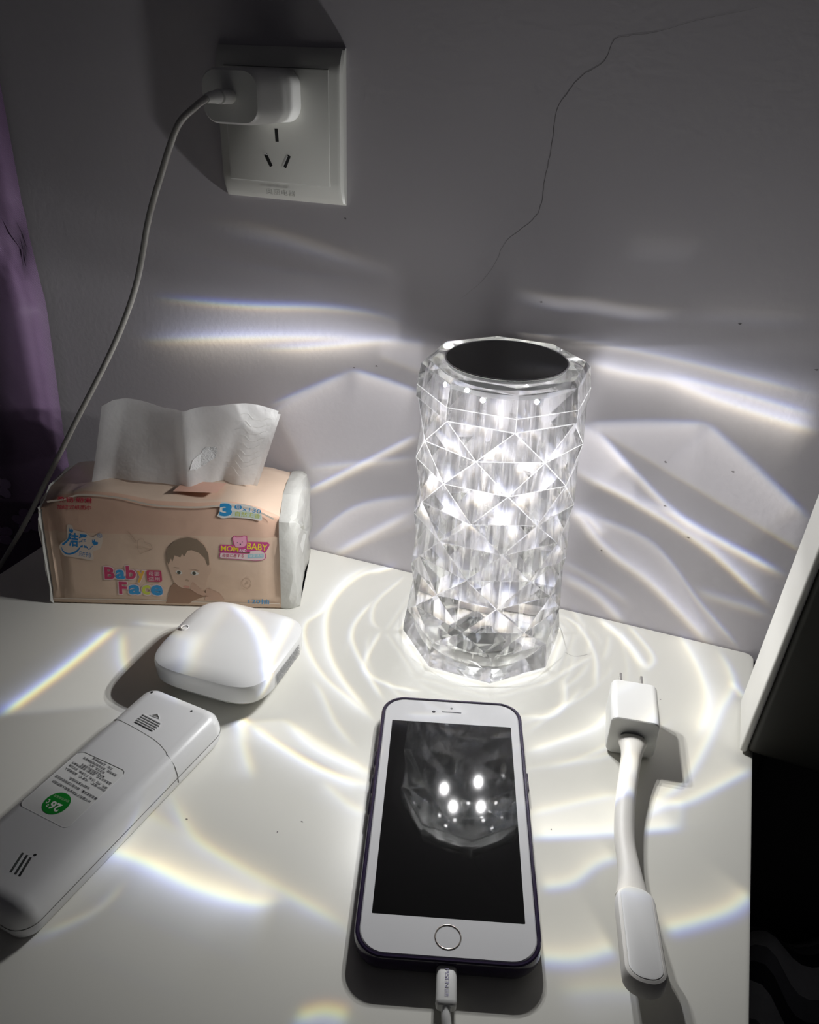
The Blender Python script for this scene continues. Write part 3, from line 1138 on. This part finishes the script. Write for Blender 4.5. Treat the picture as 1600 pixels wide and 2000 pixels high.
for side in (-1, 1):
    st = [(0, 0.), (.004, -.012), (.008, .0), (.011, .05), (.0125, .2), (.0125, .5), (.012, .93)] if side == 1 else \
         [(0, 0.), (.001, -.02), (.002, .01), (.003, .10), (.003, .35), (.003, .7), (.003, .95)]
    u0 = W0 if side == 1 else 0
    loops = []
    for k, (du, shr) in enumerate(st):
        lp = []
        for j, (v, z) in enumerate(prof_at(u0, shr)):
            w = .0018*math.sin(j*2.7 + k*1.7)*(k > 0) + .0012*math.sin(j*5.1 + k)*(k > 1)
            lp.append((u0 + side*(du + w*.7*(k > 0)), v + w*.4, max(z, .0004)))
        loops.append(lp)
    link('end_fold', loft('end_fold', loops, cap0=False, cap1=True, angle=28), 'pack_film', pack)
ps = Surf(lambda u, z, lay: (u, TILT*z - .00025 - .00006*lay, z), (0, -1, TILT))

ribbon([(6, 77.5), (18.7, 80.0), (30.1, 83.2), (53.8, 82.0), (77.3, 77.3), (104.8, 76.6), (129, 78.6), (146, 75.2), (157.9, 69.6)], 1.3,
       Surf(lambda u, z, lay: (u, TILT*z - .0012 + .0008, z - .0004), (0, -1, .3)), 0, 'pack_line', pack, 'edge_highlight')  # pale strip paints the highlight along the pack's top front edge
tops = Surf(lambda u, v, lay: (u, v, .0822 - max(0, u - .05)*.06 + .0004*lay), (0, 0, 1))
patch([(88, 20), (118, 19), (122, 34), (92, 36)], Surf(lambda u, v, lay: (u, v, ztop(u)*.4 + .0493 + .0016), (0, 0, 1)), 0, 'pack_skin_print', pack, 'top_picture')

baby = patch([(83.2, 41.8), (86.6, 48.2), (92.2, 52.4), (98.6, 54.1), (104.8, 52.8), (109.8, 47.8), (112.3, 41.5), (112.3, 32.7), (113.1, 31.0), (112.2, 26.8), (110.4, 24.3), (109.0, 19.5),
              (107.7, 15.3), (103.7, 12.7), (97.9, 14.4), (92.6, 15.1), (89.5, 16.5), (86.5, 20.0), (84.9, 26.5), (83.0, 33.0)], ps, 2, 'print_skin', pack, 'baby_picture', True, 'printed baby face')
patch([(82.0, 10.2), (84.1, 16.3), (87.0, 18.8), (91.6, 16.0), (96.9, 14.9), (102.0, 11.5), (107.3, 9.8), (110.2, 8.9), (106.2, 8.5), (98.9, 5.3), (96, 2.8), (79.3, 2.6), (80.1, 4.1)],
      ps, 1, 'print_body', baby, 'shoulder')
patch([(107.3, 6), (108.8, 15.3), (110.4, 15.3), (118.2, 11.4), (121, 6)], ps, 1, 'print_hand', baby, 'arm')
patch([(83.2, 41.8), (84.9, 46.5), (88.9, 50.6), (93.3, 53.0), (99.2, 54.1), (104.8, 52.8), (109.3, 48.4), (112.0, 42.1), (112.1, 33.9), (110.9, 32.7), (109.4, 38.5), (105.7, 42.7), (100.6, 44.6),
       (97.9, 44.0), (95.2, 39.5), (93.8, 41.5), (92.5, 38.8), (88.6, 40.2), (86.9, 35.5), (85.9, 37.8), (83.9, 33.0), (82.9, 35.9)], ps, 3, 'print_hair', baby, 'hair')
patch([(97.8, 16.8), (99.4, 20.1), (101.9, 18.1), (104.9, 14.6), (108.1, 11.6), (107.3, 9.5), (103.6, 10.3), (100.0, 12.6), (97.9, 14.4)], ps, 3, 'print_hand', baby, 'hand', True)
for e, (ix, iz) in (([(88.2, 27.5), (89.9, 28.9), (92.0, 28.1), (93.0, 26.4), (90.2, 25.7)], (90.6, 27.2)), ([(98.4, 26.8), (100.5, 28.5), (103.1, 27.8), (104.4, 26.5), (101.1, 25.1)], (101.1, 26.9))):
    patch(e, ps, 3, 'print_eye', baby, 'eye', True)
    patch(circle(ix, iz, 1.25, 1.3), ps, 4, 'print_iris', baby, 'iris')
for b in ([(86.3, 30.4), (87.9, 31.4), (91.1, 30.9), (90.8, 30.3), (87.9, 30.7)], [(97.9, 29.4), (101.2, 30.3), (104.8, 28.9), (104.5, 28.3), (101.1, 29.5)]):
    patch(b, ps, 3, 'print_brow', baby, 'brow')
patch([(92.2, 16.5), (94.4, 17.1), (97.0, 16.4), (96.6, 15.2), (94.2, 15.3)], ps, 3, 'print_lip', baby, 'mouth', True)
patch([(94.1, 20.9), (95.5, 22.1), (97.3, 21.0), (96.7, 20.3), (95.4, 20.6)], ps, 3, 'print_brow', baby, 'nose', True)

for ch, lb, rb, lt, mt in (('B', (38.4, 20.6), (45.4, 20.4), (39.0, 29.9), 'print_crimson'), ('a', (45.9, 20.7), (52.6, 20.7), (46.7, 28.0), 'print_azure'), ('b', (53.3, 20.7), (60.3, 20.9), (53.9, 30.9), 'print_crimson'),
                           ('y', (60.6, 18.4), (66.4, 18.5), (61.2, 27.6), 'print_orange'), ('F', (47.3, 9.1), (53.0, 8.9), (47.8, 18.8), 'print_crimson'), ('a', (53.8, 8.8), (62.4, 9.0), (54.5, 16.3), 'print_azure'),
                           ('c', (63.0, 9.0), (68.9, 8.9), (64.0, 16.6), 'print_lime'), ('e', (69.4, 8.6), (77.8, 8.6), (70.1, 16.8), 'print_azure')):
    lettering(ch, (lb[0] - .7, lb[1] - .7), (rb[0] + .7, rb[1] - .7), (lt[0] - .7, lt[1] + .7), ps, 1, 'print_palepink', pack, 'letter_outline', .062)
    lettering(ch, lb, rb, lt, ps, 2, mt, pack, 'letter', .036)
badge = patch(rrect(5.2, 4.4, 1.3, 4, 73.1, 23.7), ps, 1, 'print_crimson', pack, 'badge')
lettering('母婴', (69.2, 23.9), (76.9, 23.9), (69.4, 27.1), ps, 2, 'print_palepink', badge, bold=.0)
lettering('适用', (68.9, 20.0), (76.6, 20.1), (69.1, 23.2), ps, 2, 'print_palepink', badge, bold=.0)
# blue brand mark
patch([(9.5, 44), (12, 38), (17, 36.8), (22, 36), (32, 35), (32.5, 41), (38, 44), (40.5, 52), (39, 55.5), (33, 52), (29, 55.5), (22, 57), (20.5, 60.5), (17, 60), (16, 51), (11.5, 47)], ps, 1, 'mark_tint', pack, 'mark_ground', True)
mark = lettering('洁柔', (16.4, 44.8), (29.9, 43.8), (17.7, 55.2), ps, 2, 'print_blue', pack, 'brand_lettering', .035)
ribbon([(18.3, 54.4), (17.1, 50.3), (13.3, 46.5), (12.1, 46.1)], 1.3, ps, 2, 'print_blue', mark, 'swoosh')
ribbon([(11.3, 44.4), (12.2, 40.8), (15.6, 38.9), (20.3, 40.4), (23.3, 43.1), (25.1, 45.7)], 1.3, ps, 2, 'print_blue', mark, 'swoosh', taper=True)
ribbon([(28.2, 45.6), (30.0, 42.9), (32.9, 45.5)], .5, ps, 2, 'print_blue', mark, 'stem')
patch([(18.6, 59.2), (18.9, 57.2), (20.0, 58.1), (20.2, 56.9), (21.2, 57.7), (20.7, 55.3), (19.4, 54.8), (18.2, 56.0)], ps, 2, 'print_blue', mark, 'tulip')
patch([(33.1, 50.4), (34.0, 49.2), (34.6, 50.8), (35.1, 48.8), (36.9, 48.5), (36.6, 46.8), (34.0, 45.9), (32.8, 47.9)], ps, 2, 'print_blue', mark, 'tulip')
lettering('只在乎你', (22.4, 37.8), (30.7, 36.4), (23.3, 41.5), ps, 2, 'print_blue', pack)
rc = circle(38.6, 53.4, 1.5)
ribbon(rc + [rc[0]], .25, ps, 2, 'print_blue', pack, 'mark_ring', n=1)
lettering('R', (38.0, 52.6), (39.2, 52.5), (38.0, 54.3), ps, 2, 'print_blue', pack)
lettering('柔韧·细滑', (13.0, 77.0), (36.4, 77.0), (13.0, 81.2), ps, 2, 'print_red', pack, bold=.02)
lettering('抽取式纸面巾', (12.0, 72.0), (34.9, 72.0), (12.6, 75.4), ps, 2, 'print_red', pack, bold=.008)
# layer count mark
patch([(119.7, 70.4), (121.5, 74.2), (122.6, 80), (127.0, 80.4), (131.6, 79.6), (137.0, 79.6), (145.4, 77.6), (149.0, 74.2), (149.6, 67.9), (141.9, 69.0), (130.2, 69.6), (123.2, 68.8)], ps, 1, 'print_white', pack, 'count_ground', True)
lettering('3', (121.2, 70.2), (129.7, 70.5), (121.8, 79.6), ps, 2, 'print_azure', pack, 'count_figure', .06)
cl = patch(circle(134.2, 77.2, 2.5, 1.75), ps, 2, 'print_azure', pack, 'count_oval')
lettering('层', (132.7, 75.9), (135.5, 75.8), (132.9, 78.5), ps, 3, 'print_white', cl)
lettering('x130', (136.8, 74.8), (149.1, 73.0), (137.4, 77.6), ps, 2, 'print_azure', pack, bold=.0)
patch([(130.5, 74.2), (139.8, 74.4), (149.4, 71.8), (149.3, 68.8), (141.9, 69.8), (128.5, 70.4), (129.5, 71.5)], ps, 2, 'print_mint', pack, 'count_strip')
lettering('自然无香', (131.9, 70.9), (148.6, 69.4), (132.4, 74.3), ps, 3, 'print_lime', pack)
# mother-and-baby mark
mk = patch([(119.8, 44.4), (120.4, 49.2), (129.9, 49.0), (130.0, 50.2), (138.8, 51.9), (153.0, 52.0), (154.6, 50.1), (151.6, 44.4), (138.8, 44.0)], ps, 1, 'print_magenta', pack, 'mark_panel')
lettering('MOM', (120.6, 44.4), (132.7, 44.2), (121.0, 48.5), ps, 2, 'print_yellow', mk, bold=.012)
lettering('AND', (133.2, 44.3), (138.2, 44.0), (133.4, 46.6), ps, 2, 'print_white', mk, bold=.01)
lettering('BABY', (138.7, 46.4), (152.6, 45.2), (139.2, 51.4), ps, 2, 'print_yellow', mk, bold=.012)
patch([(130.3, 47.2), (129.3, 52.0), (129.0, 54.1), (130.6, 56.2), (132.2, 55.6), (135.8, 55.9), (137.2, 56.6), (139.2, 56.0), (139.3, 54.3), (139.2, 50.4), (137.4, 47.8), (134.2, 47.0)], ps, 2, 'print_magenta', mk, 'bear_outline', True)
patch([(130.9, 47.7), (129.9, 52.0), (129.6, 54.1), (130.7, 55.7), (132.0, 55.0), (135.8, 55.4), (137.0, 56.1), (138.7, 55.7), (138.7, 54.3), (138.7, 50.5), (137.0, 48.3), (134.2, 47.6)], ps, 3, 'print_pink', mk, 'bear_head', True)
for x, z, r in ((134.4, 50.0, .5), (135.8, 51.7, .3), (132.4, 51.2, .3)):
    patch(circle(x, z, r, r, 10), ps, 4, 'print_ink', mk, 'bear_feature')
pill = patch([(119.9, 42.6), (121.8, 44.3), (139.2, 43.2), (140.9, 45.4), (146.9, 46.0), (150.4, 44.6), (151.5, 42.7), (150.8, 39.1), (144.5, 37.6), (138.6, 38.1), (121.5, 38.9), (119.6, 40.6)], ps, 3, 'print_magenta', pack, 'pill_outline', True)
patch([(120.4, 42.4), (122.0, 43.1), (139.2, 42.8), (141.0, 44.9), (146.9, 45.5), (150.1, 44.3), (151.0, 42.6), (150.4, 39.4), (144.5, 38.1), (138.6, 38.5), (121.7, 39.3), (120.1, 40.8)], ps, 4, 'print_palepink', pill, 'pill_ground', True)
lettering('母婴に適する', (121.3, 39.9), (136.2, 39.9), (121.7, 42.6), ps, 5, 'print_crimson', pill)
patch([(139.0, 39.6), (150.0, 40.6), (150.1, 43.3), (139.2, 42.4)], ps, 5, 'print_cyan', pill, 'pill_tab')
lettering('母婴适用', (139.8, 40.1), (149.4, 41.0), (139.9, 42.2), ps, 6, 'print_white', pill)
lettering('120抽', (138.0, 4.0), (152.5, 4.0), (138.1, 8.0), ps, 2, 'print_azure', pack)
st_ = [(64.0, 50.4), (65.9, 51.6), (68.0, 51.7), (68.9, 49.4), (72.9, 47.8), (73.7, 44.4), (64.9, 40.6), (63.4, 44.6)]
ribbon(st_ + [st_[0]], .35, ps, 1, 'print_faint', pack, 'faint_outline', n=1)
ribbon([(63.6, 46.4), (72.8, 44.0)], .3, ps, 1, 'print_faint', pack, 'faint_line')
ribbon([(58, 57), (63, 50)], .4, ps, 1, 'print_faint', pack, 'faint_line')
ro = circle(137.2, 20, 3.2, 4.0, 16)
ribbon(ro + [ro[0]], .35, ps, 1, 'print_faint', pack, 'faint_outline', n=1)
patch(circle(137.4, 20.4, .8, .9, 12), ps, 1, 'print_faint', pack, 'faint_dot')
ribbon([(1, 4.0), (60, 4.6), (110, 4.2), (160, 4.6)], .6, ps, 0, 'pack_line', pack, 'bottom_crease')

# the pulled tissue
TN, TM = 56, 34
tv, tf = [], []
topz = lambda s: float(np.interp(s, [0, .05, .14, .30, .42, .62, .72, .80, .90, 1], [.1335, .1362, .1348, .1308, .1304, .1324, .1338, .1340, .1326, .1305]))
for i in range(TN + 1):
    s = i/TN
    for j in range(TM + 1):
        t = j/TM
        u = .0285 + .112*s + (.0115 + .006*s)*t
        zb = float(np.interp(s, [0, .02, .10, .3, .6, .85, 1], [.0745, .0775, .0815, .0822, .0808, .080, .0820]))
        z = zb + (topz(s) - zb)*t
        fold = .0028*math.sin(s*9.0 + .6)*(1 - .25*t) + .0010*math.sin(s*19 + 4*t)
        fold += -.010*smooth(np.array((.12 - s)/.12)) - .006*math.exp(-((s - .46 - .16*(1 - t))/.05)**2) + .005*math.exp(-((s - .80)/.05)**2)*(1 - t)
        v = .034 + .018*t + float(fold)
        tv.append((u, v, z))
for i in range(TN):
    for j in range(TM):
        tf.append((i*(TM+1) + j, (i+1)*(TM+1) + j, (i+1)*(TM+1) + j + 1, i*(TM+1) + j + 1))
me = bpy.data.meshes.new('sheet')
me.from_pydata(tv, [], tf)
tis = thing('tissue', 'white tissue sheet pulled half out of the peach pack', 'tissue', (-.2893, -.1406, 0), PA)
sh_ = link('front_ply', me, 'tissue_paper', tis, smooth_=True)
me2 = me.copy()
for v in me2.vertices:
    v.co.y += .006 + .004*math.sin(v.co.x*70)
    v.co.z -= .004 + .003*math.sin(v.co.x*55 + 1)
    v.co.x += .001
link('back_ply', me2, None, tis, smooth_=True)
pbr('emboss_paper', (.60, .60, .60), .9, bump=.8, bscale=900)


def tis_at(s, t, off):
    i, j = min(int(s*TN), TN - 1), min(int(t*TM), TM - 1)
    v = Vector(tv[i*(TM+1) + j])
    return (v.x, v.y - off, v.z)


ov = [tis_at(.66 + .07*math.cos(a), .36 + .12*math.sin(a) + .05*math.cos(a), .0007) for a in np.linspace(0, 2*math.pi, 25)[:-1]]
me = bpy.data.meshes.new('embossed_oval')
me.from_pydata(ov, [], [tuple(range(24))])
link('embossed_oval', me, 'emboss_paper', tis)
for q in range(9):
    pts = [tis_at(.80 + .022*k, .18 + .085*q + .035*math.sin(k*.9), .0006) for k in range(10)]
    link('embossed_line', tube('embossed_line', pts, .00012, 5), 'tissue_paper', tis)

# ------------------------------------------------------------------ white puck
pk = thing('wireless_puck', 'white rounded-square plastic puck in front of the tissue pack', 'gadget', (-.1355, -.1525, 0), math.radians(2))
pk.scale = (1.04, 1.04, 1.0)
link('foot', zloft('foot', [(0, superell(.0275, .0265, 4.0)), (.0035, superell(.0285, .0275, 4.0))]), 'plastic_grey', pk)
link('lower_shell', zloft('lower_shell', [(.0035, superell(.0290, .0280, 4.0)), (.0065, superell(.0345, .0330, 4.0)), (.0095, superell(.0363, .0348, 4.3))]), 'plastic_puck', pk)
link('upper_shell', zloft('upper_shell', [(.0098, superell(.0366, .0351, 4.3)), (.0105, superell(.0372, .0357, 4.3)), (.0205, superell(.0376, .0361, 4.4)), (.0225, superell(.0370, .0355, 4.4)),
                                          (.0242, superell(.0345, .0331, 4.0)), (.0258, superell(.028, .027, 3.0)), (.0268, superell(.018, .0175, 2.6)), (.0272, superell(.006, .006, 2.2))], angle=32), 'plastic_puck', pk)
link('button', ring('button', .0022, 0.00045, .0255, 28, 8, -.0305, -.001), 'plastic_remote', pk)
for k in range(11):
    z = .0190 - .00075*k
    y0 = -.014
    while y0 < .016:
        ln = random.uniform(.002, .006)
        y1 = min(y0 + ln, .016)
        x = .0379
        me = bpy.data.meshes.new('print_line')
        me.from_pydata([(x, y0, z), (x, y1, z), (x, y1, z + .00042), (x, y0, z + .00042)], [], [(0, 1, 2, 3)])
        link('print_line', me, 'print_ink', pk)
        y0 = y1 + .0006

# ------------------------------------------------------------------ remote control, lying on its face
rem = thing('remote_control', 'white air-conditioner remote lying face down with a green temperature sticker', 'remote control', (-.1392, -.2735, 0), math.radians(-4.8))


def rr(i, r=.010):
    return rrect(.0272 - i, .0715 - i, max(r - i, .002), 7)


link('body', zloft('body', [(0, rr(.0045)), (.0015, rr(.0015)), (.006, rr(.0)), (.0110, rr(.0)), (.0160, rr(.0012)), (.0188, rr(.0034)), (.0202, rr(.0062)), (.0205, rr(.0085))], angle=28), 'plastic_remote', rem)
RC, RS = math.cos(math.radians(4.8)), math.sin(math.radians(4.8))


def to_rem(x, y):
    dx, dy = x + .1392, y + .2735
    return dx*RC - dy*RS, dx*RS + dy*RC


rs = Surf(lambda x, y, lay: (*to_rem(x, y), .02056 + .00006*lay), (0, 0, 1))
rl = Surf(lambda x, y, lay: (x, y, .02056 + .00006*lay), (0, 0, 1))
cover = ribbon([(-21.5, 38.5), (-8, 37.6), (8, 35.5), (17, 32.4), (20.5, 30.5)], .35, rl, 0, 'seam_dark', rem, 'battery_cover_seam')
seam2 = [(-.0215, .0385, .0204), (-.0242, .0388, .0184), (-.0266, .039, .0150), (-.0273, .039, .010)]
link('battery_cover_seam', tube('battery_cover_seam', seam2, .00018, 6), 'seam_dark', rem)
seam2 = [(.0205, .0305, .0204), (.0238, .0295, .0186), (.0262, .0290, .0157), (.0273, .0288, .011), (.0273, .0288, .005)]
link('battery_cover_seam', tube('battery_cover_seam', seam2, .00018, 6), 'seam_dark', rem)
link('shell_seam', tube('shell_seam', [(x, y, .0085) for x, y in rrect(.02722, .07152, .010, 7) + [rrect(.02722, .07152, .010, 7)[0]]], .00022, 6), 'seam_dark', rem)
link('grip_arrow', tube('grip_arrow', [(*to_rem(-.1425, -.2240), .0206), (*to_rem(-.1395, -.2215), .0206), (*to_rem(-.1362, -.2243), .0206), (*to_rem(-.1425, -.2240), .0206)], .0003, 6), 'plastic_remote', rem)
patch([(-142.5, -224.2), (-139.4, -221.6), (-136.4, -224.4)], rs, 0, 'seam_dark', rem, 'grip_triangle')
for (a, b) in (((-146.5, -225.2), (-133.3, -227.2)), ((-146.6, -226.8), (-132.6, -228.9)), ((-147.1, -228.3), (-132.9, -230.4)), ((-147.1, -229.8), (-133.2, -231.9)), ((-146.9, -231.3), (-133.7, -233.3))):
    p0, p1 = to_rem(a[0]/1000, a[1]/1000), to_rem(b[0]/1000, b[1]/1000)
    link('grip_ridge', tube('grip_ridge', [(*p0, .0207), (*p1, .0207)], .00042, 8), 'plastic_remote', rem)
    ribbon([(a[0], a[1] - .55), (b[0], b[1] - .55)], .35, rs, 0, 'seam_dark', rem, 'grip_groove')
for x, y in ((-153.2, -208.0), (-123.5, -212.3), (-135.0, -318.9)):
    patch(circle(x, y, .75), rs, 0, 'hole_black', rem, 'screw_hole')
for (a, b) in (((-140.8, -320.0), (-138.4, -330.0)), ((-138.2, -320.2), (-135.7, -330.2)), ((-135.8, -320.6), (-133.3, -330.3))):
    ribbon([a, b], 1.2, rs, 0, 'hole_black', rem, 'speaker_slot')
c4 = [to_rem(x/1000, y/1000) for x, y in ((-159.6, -259.2), (-128.5, -263.0), (-131.3, -302.9), (-162.9, -298.7))]
sx, sy = sum(c[0] for c in c4)/4*1000, sum(c[1] for c in c4)/4*1000
stk = patch(rrect(15.6, 19.9, 3, 5, sx, sy), rl, 0, 'plastic_white', rem, 'sticker', label='white rounded information sticker')
so = rrect(15.6, 19.9, 3, 5, sx, sy)
ribbon(so + [so[0]], .35, rl, 1, 'seam_light', stk, 'sticker_rim', n=1)
hi_ = [p for p in so if p[1] > sy + 17.5]
ribbon(hi_, .3, rl, 2, 'seam_dark', stk, 'sticker_shadow_line', n=1)
dot = patch(circle(-146.7, -292.0, 6.6, 6.6, 40), rs, 2, 'print_green', stk, 'green_disc', label='green round 26 degree print')
lettering('26', (-143.0, -291.6), (-149.2, -291.2), (-142.7, -296.4), rs, 3, 'print_white', dot, bold=.03)
lettering('°c', (-149.4, -291.2), (-151.9, -291.1), (-149.2, -295.6), rs, 3, 'print_white', dot, bold=.02)
lettering('舒适节能温度', (-141.9, -288.2), (-151.2, -287.9), (-141.8, -289.6), rs, 3, 'print_palegreen', dot)
for s_, a, b in (('26℃是利于节能省电和人体舒适的', (-131.9, -284.4), (-158.3, -280.8)), ('最佳温度设置，我司倡议您将空调设定', (-130.3, -281.7), (-159.4, -277.6)), ('为保护环境节约能源。', (-138.1, -277.8), (-152.1, -276.0)),
                 ('同时按“模式”、“风速”键，遥控器进入', (-130.0, -275.9), (-158.4, -271.7)), ('操作，按住（开关）键三秒钟，即可切换', (-130.1, -274.4), (-158.0, -269.2)), ('温度显示方式，请参阅使用说明书操作', (-130.1, -271.4), (-157.9, -267.2)),
                 ('本产品适用机型以说明书', (-136.1, -269.0), (-152.5, -266.5)), ('标注为准。26℃', (-137.9, -266.9), (-148.9, -265.1)), ('服务热线：请向当地的经销商咨询', (-131.3, -265.9), (-154.7, -262.5)), ('网址：见说明书封底', (-136.1, -263.2), (-150.0, -260.9))):
    a, b = np.array(a), np.array(b)
    d = (b - a)/np.linalg.norm(b - a)
    up = np.array([-d[1], d[0]])
    lettering(s_, a, b, a + up*(-1 if up[1] > 0 else 1)*1.55, rs, 2, 'print_ink', stk, 'small_print', .012)

# ------------------------------------------------------------------ phone in its case
ph = thing('phone', 'white-fronted smartphone with a black screen in a dark purple case, lying on the table', 'phone', (.0304, -.2122, 0), .3098)
link('case', zloft('case', [(0, rrect(.0385, .0785, .011, 8)), (.0012, rrect(.0402, .0802, .0125, 8)), (.004, rrect(.0412, .0812, .0135, 8)), (.0085, rrect(.0412, .0812, .0135, 8)),
                            (.0102, rrect(.0408, .0808, .0132, 8)), (.0106, rrect(.0402, .0802, .0128, 8)), (.0106, rrect(.0394, .0794, .012, 8)), (.0098, rrect(.0391, .0791, .0118, 8))], angle=30), 'case_purple', ph)
link('front_glass', zloft('front_glass', [(.0090, rrect(.0389, .0789, .0116, 8)), (.0100, rrect(.0389, .0789, .0116, 8)), (.0104, rrect(.0384, .0784, .0112, 8))]), 'phone_glass_white', ph)
pz = Surf(lambda x, y, lay: (x, y, .01043 + .00004*lay), (0, 0, 1))
patch(rrect(34.2, 60.8, .4, 2), pz, 0, 'screen_black', ph, 'screen', label='black glossy screen')
link('home_button', ring('home_button', .0056, .00035, .01045, 48, 8, 0, -.0695), 'home_ring', ph)
patch(rrect(5.8, .45, .44, 4, 0, 70.0), pz, 0, 'sensor_dark', ph, 'earpiece')
patch(circle(-10.5, 69.6, 1.05), pz, 0, 'sensor_dark', ph, 'front_camera')
patch(circle(0, 73.2, .75), pz, 0, 'sensor_dark', ph, 'sensor')
for y, l in ((.034, .010), (.016, .012), (.002, .012)):
    link('side_button', rbox('side_button', (-.0421, y - l/2, .0045), (-.0409, y + l/2, .0075), .0004), 'case_purple', ph)
link('side_button', rbox('side_button', (.0409, .018, .0045), (.0421, .030, .0075), .0004), 'case_purple', ph)

cb = thing('phone_cable', 'white cable plugged into the bottom of the phone', 'cable', (.0571, -.2962, 0), .3098)
link('plug_housing', loft('plug_housing', [[(x, y, z + .0058) for x, z in rrect(a, b, c, 5)] for y, a, b, c in
                                           ((.0085, .0033, .0020, .0015), (.0080, .0039, .0026, .002), (.0060, .0043, .0029, .002), (-.0070, .0044, .0030, .002), (-.0086, .0042, .0028, .002), (-.0092, .0036, .0022, .0015))], angle=40), 'plastic_white', cb)
link('plug_tip', rbox('plug_tip', (-.0030, .0084, .0052), (.0030, .0135, .0066), .0004), 'metal_prong', cb)
link('cord', tube('cord', curve3([(0, -.0090, .0057), (.0002, -.013, .0052), (.001, -.020, .0036), (.002, -.035, .0022), (.000, -.06, .0021), (-.004, -.085, .0021), (-.010, -.125, .0021)], 6),
                  [.0024, .0022] + [.0020]*35, 14), 'plastic_white', cb)
pcz = Surf(lambda x, y, lay: (x, y, .00895), (0, 0, 1))
lettering('PISEN', (-.7, 5.6), (-.7, -2.4), (.9, 5.6), pcz, 0, 'print_violet', cb)
lettering('品胜', (-.8, -2.9), (-.8, -6.2), (1.0, -2.9), pcz, 0, 'print_violet', cb)

# ------------------------------------------------------------------ white adapter with a bendy light
ad = thing('power_adapter', 'small white power adapter lying on the table with two prongs', 'adapter', (.1083, -.1120, 0), math.radians(9))
link('housing', loft('housing', [[(x, y, z + .0137) for x, z in rrect(a, a, c, 7)] for y, a, c in ((.0168, .0122, .003), (.0165, .0128, .0035), (.0150, .0134, .004), (-.0150, .0136, .004), (-.0163, .0133, .004), (-.0168, .0128, .0038))], angle=30),
     'plastic_white', ad)
link('end_face', loft('end_face', [[(x, y, z + .0137) for x, z in rrect(a, a, .0036, 7)] for y, a in ((-.01675, .0126), (-.0166, .0122))], angle=30), 'plastic_socket', ad)
for x in (-.0062, .0062):
    link('prong', rbox('prong', (x - .0008, .0165, .0110), (x + .0008, .0350, .0175), .0004, 2), 'metal_prong', ad)

fl = thing('usb_light', 'white flexible usb light bending out of the power adapter', 'light', (.1108, -.1290, 0))
fo = Vector((.1108, -.1290, 0))
link('usb_plug', loft('usb_plug', [[(.1108 + x - fo.x, y - fo.y, z + .0137) for x, z in rrect(a, b, c, 5)] for y, a, b, c in ((-.1288, .0066, .0034, .002), (-.1302, .0066, .0034, .002))]), 'plastic_grey', fl)
neck = curve3([(.1110, -.1302, .0137), (.1115, -.1345, .0137), (.1120, -.1400, .0133), (.1125, -.152, .0118), (.1135, -.172, .0100), (.1162, -.196, .0105), (.1200, -.213, .0130), (.1225, -.225, .0160), (.1238, -.235, .0188)], 5)
nr = np.interp(np.linspace(0, 1, len(neck)), [0, .08, .2, .3, .7, .85, 1], [.0078, .0078, .0064, .0054, .0050, .0058, .0076])
nz = np.interp(np.linspace(0, 1, len(neck)), [0, .08, .2, .3, .7, .85, 1], [.0046, .0046, .0046, .0046, .0044, .0042, .0040])
link('neck', tube('neck', [Vector(p) - fo for p in neck], [(a, b) for a, b in zip(nr, nz)], 20), 'rubber_white', fl)
hd = bpy.data.objects.new('pivot', None)
bpy.data.objects.remove(hd)
A0, A1 = Vector((.1238, -.2320, .0185)), Vector((.1332, -.2855, .0335))
ax = (A1 - A0); HL = ax.length; ax.normalize()
sd = Vector((0, 0, 1)).cross(ax).normalized() * -1
nn = sd.cross(ax).normalized()
if nn.z < 0:
    nn = -nn


def head_loops(spec):
    out = []
    for h, ins in spec:
        out.append([A0 + ax*(HL/2 + y) + sd*x + nn*h - fo for x, y in rrect(.0086 - ins, HL/2 - ins, .0080 - ins, 9)])
    return out


link('light_head', loft('light_head', head_loops([(-.0042, .0016), (-.0034, .0004), (-.0020, 0), (.0022, 0), (.0036, .0006), (.0042, .0016), (.0042, .0024)]), angle=30), 'rubber_white', fl)
link('diffuser', loft('diffuser', head_loops([(.0038, .0018), (.0045, .0020), (.0047, .0028)]), angle=30), 'lamp_head_grey', fl)
